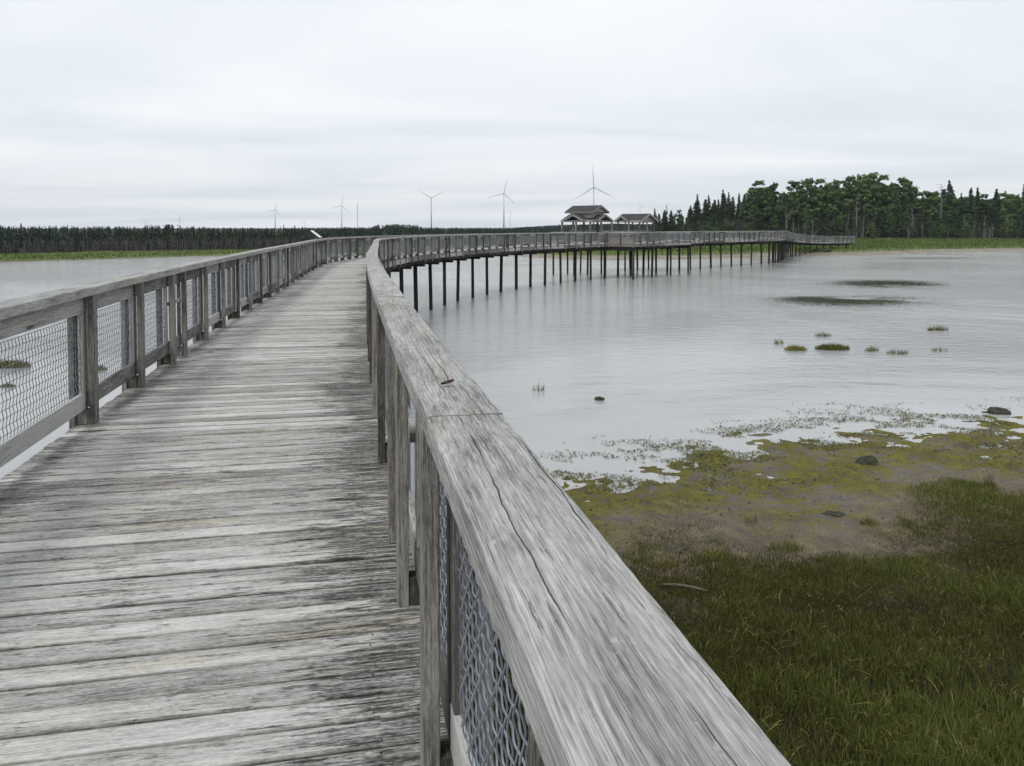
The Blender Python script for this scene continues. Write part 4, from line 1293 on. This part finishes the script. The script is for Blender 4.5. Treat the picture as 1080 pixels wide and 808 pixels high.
# far woods: one mass each
def far_wood(name, label, pxr, Yr, topf, n, seed, rnd=False):
    rng = np.random.default_rng(seed); Vs = []; Qs = []; Ts = []; n0 = 0
    for k in range(n):
        px = rng.uniform(*pxr); Y = rng.uniform(*Yr); X = (px - 540) / F * Y
        zb = gz(X, Y); tp = topf(px) + abs(rng.normal(0, 1.3)) * (.5 + .5 * rng.random())
        h = CAM_Z + (240 - tp) / F * Y - zb
        if h < 1: continue
        m = 46; t = rng.random(m) ** .8
        rr = h * (.20 if not rnd else .34) * ((1.02 - t) ** .8 if not rnd else np.sqrt(np.clip(1 - (2 * t - .9) ** 2, .02, 1))) * np.sqrt(rng.random(m)); a = rng.uniform(0, 6.28, m)
        C = np.stack([X + np.cos(a) * rr, Y + np.sin(a) * rr, zb + h * t], 1)
        d = unit(rng.normal(0, 1, (m, 3))); A = unit(np.cross(d, rng.normal(0, 1, (m, 3)))); B = np.cross(d, A)
        s = h * rng.uniform(.05, .09, m)
        if not rnd: s = s * (1.25 - t)
        v, q = quads_from(C, A * s[:, None], B * s[:, None], rng)
        Vs.append(v); Qs.append(q + n0); n0 += len(v); Ts.append(np.clip(rng.uniform(0, 1, m) * .5 + rng.uniform(0, .5), 0, 1))
    me = np_mesh(name, np.concatenate(Vs), np.concatenate(Qs), None, np.concatenate(Ts), None, M['farwood'])
    o = link(bpy.data.objects.new(name, me)); return tag(o, label, 'forest', kind='stuff')
far_wood('forest', 'distant spruce forest beyond the boardwalk in the middle of the view', (300, 600), (330, 380), lambda p: float(np.interp(p, [300, 390, 400, 420, 440, 446, 600], [240, 239, 236.5, 236, 237, 239.5, 240])), 900, 3)
far_wood('forest', 'hazy blue-green forest far beyond the gazebos', (540, 730), (800, 950), lambda p: float(np.interp(p, [540, 575, 600, 640, 700, 730], [240, 238, 237, 236, 236.5, 238])), 900, 4, True)
# standing dead stems and brush under the trees
def brush(name, label, X, Y, hlo, hhi, wl, wh, tlo, thi, m):
    go = grass_object(name, X, Y, NR.uniform(hlo, hhi, len(X)), NR.uniform(0, .18, len(X)), NR.uniform(wl, wh, len(X)), NR.uniform(tlo, thi, len(X)), m, NR)
    tag(go, label, 'brush', kind='stuff')
M['brush'] = foliage('dead_brush', (.035, .034, .032), (.11, .105, .10), (.21, .205, .20), .2)
n = 9000
X = NR.uniform(-122, -18, n); Y = np.interp(X, LX, LY) + NR.uniform(-2.2, 9, n)
brush('brush', 'grey dead stems and brush under the left-hand treeline', X, Y, .8, 2.9, .02, .05, 0, 1, M['brush'])
n = 2600
X = NR.uniform(60, 185, n); Y = 249 + NR.exponential(9, n)
brush('brush', 'grey dead stems and brush under the right-hand forest', X, Y, 1, 6.5, .03, .10, 0, 1, M['brush'])
far_wood('forest', 'dark wood closing the gaps behind the right-hand forest', (700, 1150), (312, 345), lambda p: float(np.interp(p, [700, 785, 800], [238, 234, 212])), 460, 8, True)
far_wood('forest', 'dark trees low behind the left-hand treeline', (-80, 330), (215, 250), lambda p: float(np.interp(p, [-80, 150, 160, 185, 195, 330], [238, 238.5, 236.5, 236.5, 238.5, 241])), 420, 5)

# ------------------------------------------------------------------ wind turbines
def turbine(px, hy, Rpx, ang, label, Y=None, yaw=0.0):
    Y = Y or 43 * F / Rpx
    X = (px - 540) / F * Y; hub = CAM_Z + (240 - hy) / F * Y; zb = -1.5; bl = Rpx * Y / F; sc = bl / 43
    root = tag(empty('wind_turbine', (X, Y, zb), math.atan2(X, -Y) * -1 + yaw), label, 'wind turbine', 'wind turbines on the horizon')
    root.rotation_euler = (0, 0, -math.atan2(X, Y) + yaw)
    H_ = hub - zb
    mb = MB(); mb.tube([(0, 0, 0), (0, 0, H_ * .5), (0, 0, H_ - 1.2 * sc)], [1.9 * sc, 1.5 * sc, 1.1 * sc], 12); mb.build('tower', M['turbine'], root, True)
    mb = MB(); mb.box((0, 1.2 * sc, H_), (3.2 * sc, 9 * sc, 3.2 * sc)); mb.build('nacelle', M['turbine'], root, bevel=.4 * sc)
    mb = MB(); mb.tube([(0, -3.4 * sc, H_), (0, -4.6 * sc, H_), (0, -5.6 * sc, H_)], [1.6 * sc, 1.4 * sc, .4 * sc], 10); mb.build('hub', M['turbine'], root, True)
    for k in range(3):
        a = rad(ang + 120 * k)
        d = Vector((math.sin(a), 0, math.cos(a))); p = Vector((math.cos(a), 0, -math.sin(a)))
        mb = MB(); rings = []
        for t, c in ((.02, 1.5), (.12, 2.6), (.25, 3.0), (.6, 1.9), (1, .55)):
            o = Vector((0, -4.6 * sc, H_)) + d * bl * t; cc = c * sc * .36; th = max(.18, .5 - .35 * t) * sc
            rings.append([o - p * cc, o + Vector((0, -th, 0)), o + p * cc, o + Vector((0, th, 0))])
        mb.loft(rings); mb.build('blade', M['turbine'], root, True)
turbine(626, 197.6, 24, -3, 'largest wind turbine, directly above the two-tier gazebo')
turbine(531.4, 204, 18, 14, 'tall wind turbine over the far forest left of the gazebos')
turbine(455, 209, 17, 62, 'wind turbine with a low wide Y of blades over the middle forest')
turbine(360.6, 217, 12, 14, 'wind turbine just left of the thin mast')
turbine(290.5, 221.4, 12, 135, 'turbine with one blade slanting to lower right over the left treeline')
turbine(538, 224, 7, 30, 'small faraway turbine close beside the tall one', 3000)
turbine(321, 234.5, 5, 20, 'tiny turbine half hidden in the treetops left of the mast', 3000)
turbine(189.5, 231.5, 8, 20, 'small turbine peeping over the left-hand treeline', 2900)
turbine(154, 233, 6, 70, 'smallest turbine at the far left, blades barely above the trees', 3000)
turbine(675.5, 217.5, 7, 90, 'turbine top peeping over the lower gazebo roof', 3000)
Y = 1200; X = (377.2 - 540) / F * Y
mb = MB(); Ht = CAM_Z + (240 - 214) / F * Y + 1.5
mb.tube([(0, 0, 0), (0, 0, Ht)], [.5, .4], 6)
for k in range(6): mb.box((0, 0, Ht * (.25 + .14 * k)), (1.4, .12, .12))
o = mb.build('mast', M['mast']); o.location = (X, Y, -1.5); tag(o, 'thin grey lattice mast between two wind turbines', 'mast')

# ------------------------------------------------------------------ air
hb = MB(); hb.box((0, 1500, 92), (8100, 5600, 198)); 
hm = bpy.data.materials.new('air'); hm.use_nodes = True; nt = hm.node_tree; nt.nodes.clear()
out = nt.nodes.new('ShaderNodeOutputMaterial'); pv = nt.nodes.new('ShaderNodeVolumePrincipled')
pv.inputs['Color'].default_value = (.80, .86, .92, 1); pv.inputs['Density'].default_value = .00010; pv.inputs['Anisotropy'].default_value = .2
nt.links.new(pv.outputs[0], out.inputs['Volume'])
ho = hb.build('haze', hm); ho['kind'] = 'stuff'; tag(ho, 'pale grey summer haze over the bay and far woods', 'haze')

# ------------------------------------------------------------------ world, sun, camera
wd = bpy.data.worlds.new('World'); scene.world = wd; wd.use_nodes = True
nt = wd.node_tree; nt.nodes.clear()
def N(t, **k):
    n = nt.nodes.new(t)
    for a, b in k.items(): setattr(n, a, b)
    return n
SUN_EL, SUN_AZ = 52, 215     # azimuth clockwise from +Y
sky = N('ShaderNodeTexSky', sky_type='NISHITA'); sky.sun_disc = False; sky.sun_elevation = rad(SUN_EL); sky.sun_rotation = rad(SUN_AZ)
tc = N('ShaderNodeTexCoord'); sp = N('ShaderNodeSeparateXYZ'); nt.links.new(tc.outputs['Generated'], sp.inputs[0])
def mth(op, a, b):
    n = N('ShaderNodeMath', operation=op)
    for i, x in enumerate((a, b)):
        if isinstance(x, (int, float)): n.inputs[i].default_value = x
        else: nt.links.new(x, n.inputs[i])
    return n.outputs[0]
den = mth('ADD', mth('MAXIMUM', sp.outputs[2], 0.0), .09)
cb = N('ShaderNodeCombineXYZ'); nt.links.new(mth('DIVIDE', sp.outputs[0], den), cb.inputs[0]); nt.links.new(mth('DIVIDE', sp.outputs[1], den), cb.inputs[1])
mp = N('ShaderNodeVectorMath', operation='MULTIPLY'); nt.links.new(cb.outputs[0], mp.inputs[0]); mp.inputs[1].default_value = (.30, .55, 1)
nz = N('ShaderNodeTexNoise'); nt.links.new(mp.outputs[0], nz.inputs['Vector']); nz.inputs['Scale'].default_value = .9; nz.inputs['Detail'].default_value = 6; nz.inputs['Roughness'].default_value = .5; nz.inputs['Distortion'].default_value = .4
rp = N('ShaderNodeValToRGB'); nt.links.new(nz.outputs['Fac'], rp.inputs[0])
cr = rp.color_ramp; cr.elements[0].position = .36; cr.elements[0].color = (.67, .72, .78, 1); cr.elements[1].position = .63; cr.elements[1].color = (.88, .895, .915, 1)
e = cr.elements.new(.5); e.color = (.78, .815, .855, 1)
bg1 = N('ShaderNodeBackground'); nt.links.new(sky.outputs[0], bg1.inputs[0]); bg1.inputs[1].default_value = .07
bg2 = N('ShaderNodeBackground'); nt.links.new(rp.outputs[0], bg2.inputs[0]); bg2.inputs[1].default_value = 1.12
mx = N('ShaderNodeMixShader'); mx.inputs[0].default_value = .93
nt.links.new(bg1.outputs[0], mx.inputs[1]); nt.links.new(bg2.outputs[0], mx.inputs[2])
wout = N('ShaderNodeOutputWorld'); nt.links.new(mx.outputs[0], wout.inputs[0])

sl = bpy.data.lights.new('sun', 'SUN'); sl.energy = 1.5; sl.angle = rad(14); sl.color = (1, .97, .92)
so = link(bpy.data.objects.new('sun', sl))
az = rad(SUN_AZ); d = Vector((math.sin(az) * math.cos(rad(SUN_EL)), math.cos(az) * math.cos(rad(SUN_EL)), math.sin(rad(SUN_EL))))
so.rotation_euler = (-d).to_track_quat('-Z', 'Y').to_euler()

cam = bpy.data.cameras.new('camera'); co = link(bpy.data.objects.new('camera', cam))
PITCH = 2.0
cam.sensor_fit = 'HORIZONTAL'; cam.sensor_width = 36; cam.lens = 36 * F / 1080
co.location = (0, 0, CAM_Z); co.rotation_euler = (rad(90 - PITCH), 0, 0)
cam.shift_y = -(404 - (240 + F * math.tan(rad(PITCH)))) / 1080
cam.clip_start = .05; cam.clip_end = 20000
scene.camera = co
vs = scene.view_settings
vs.view_transform = 'Standard'; vs.look = 'None'; vs.exposure = .12; vs.gamma = 1
try: vs.use_curve_mapping = False
except Exception: pass
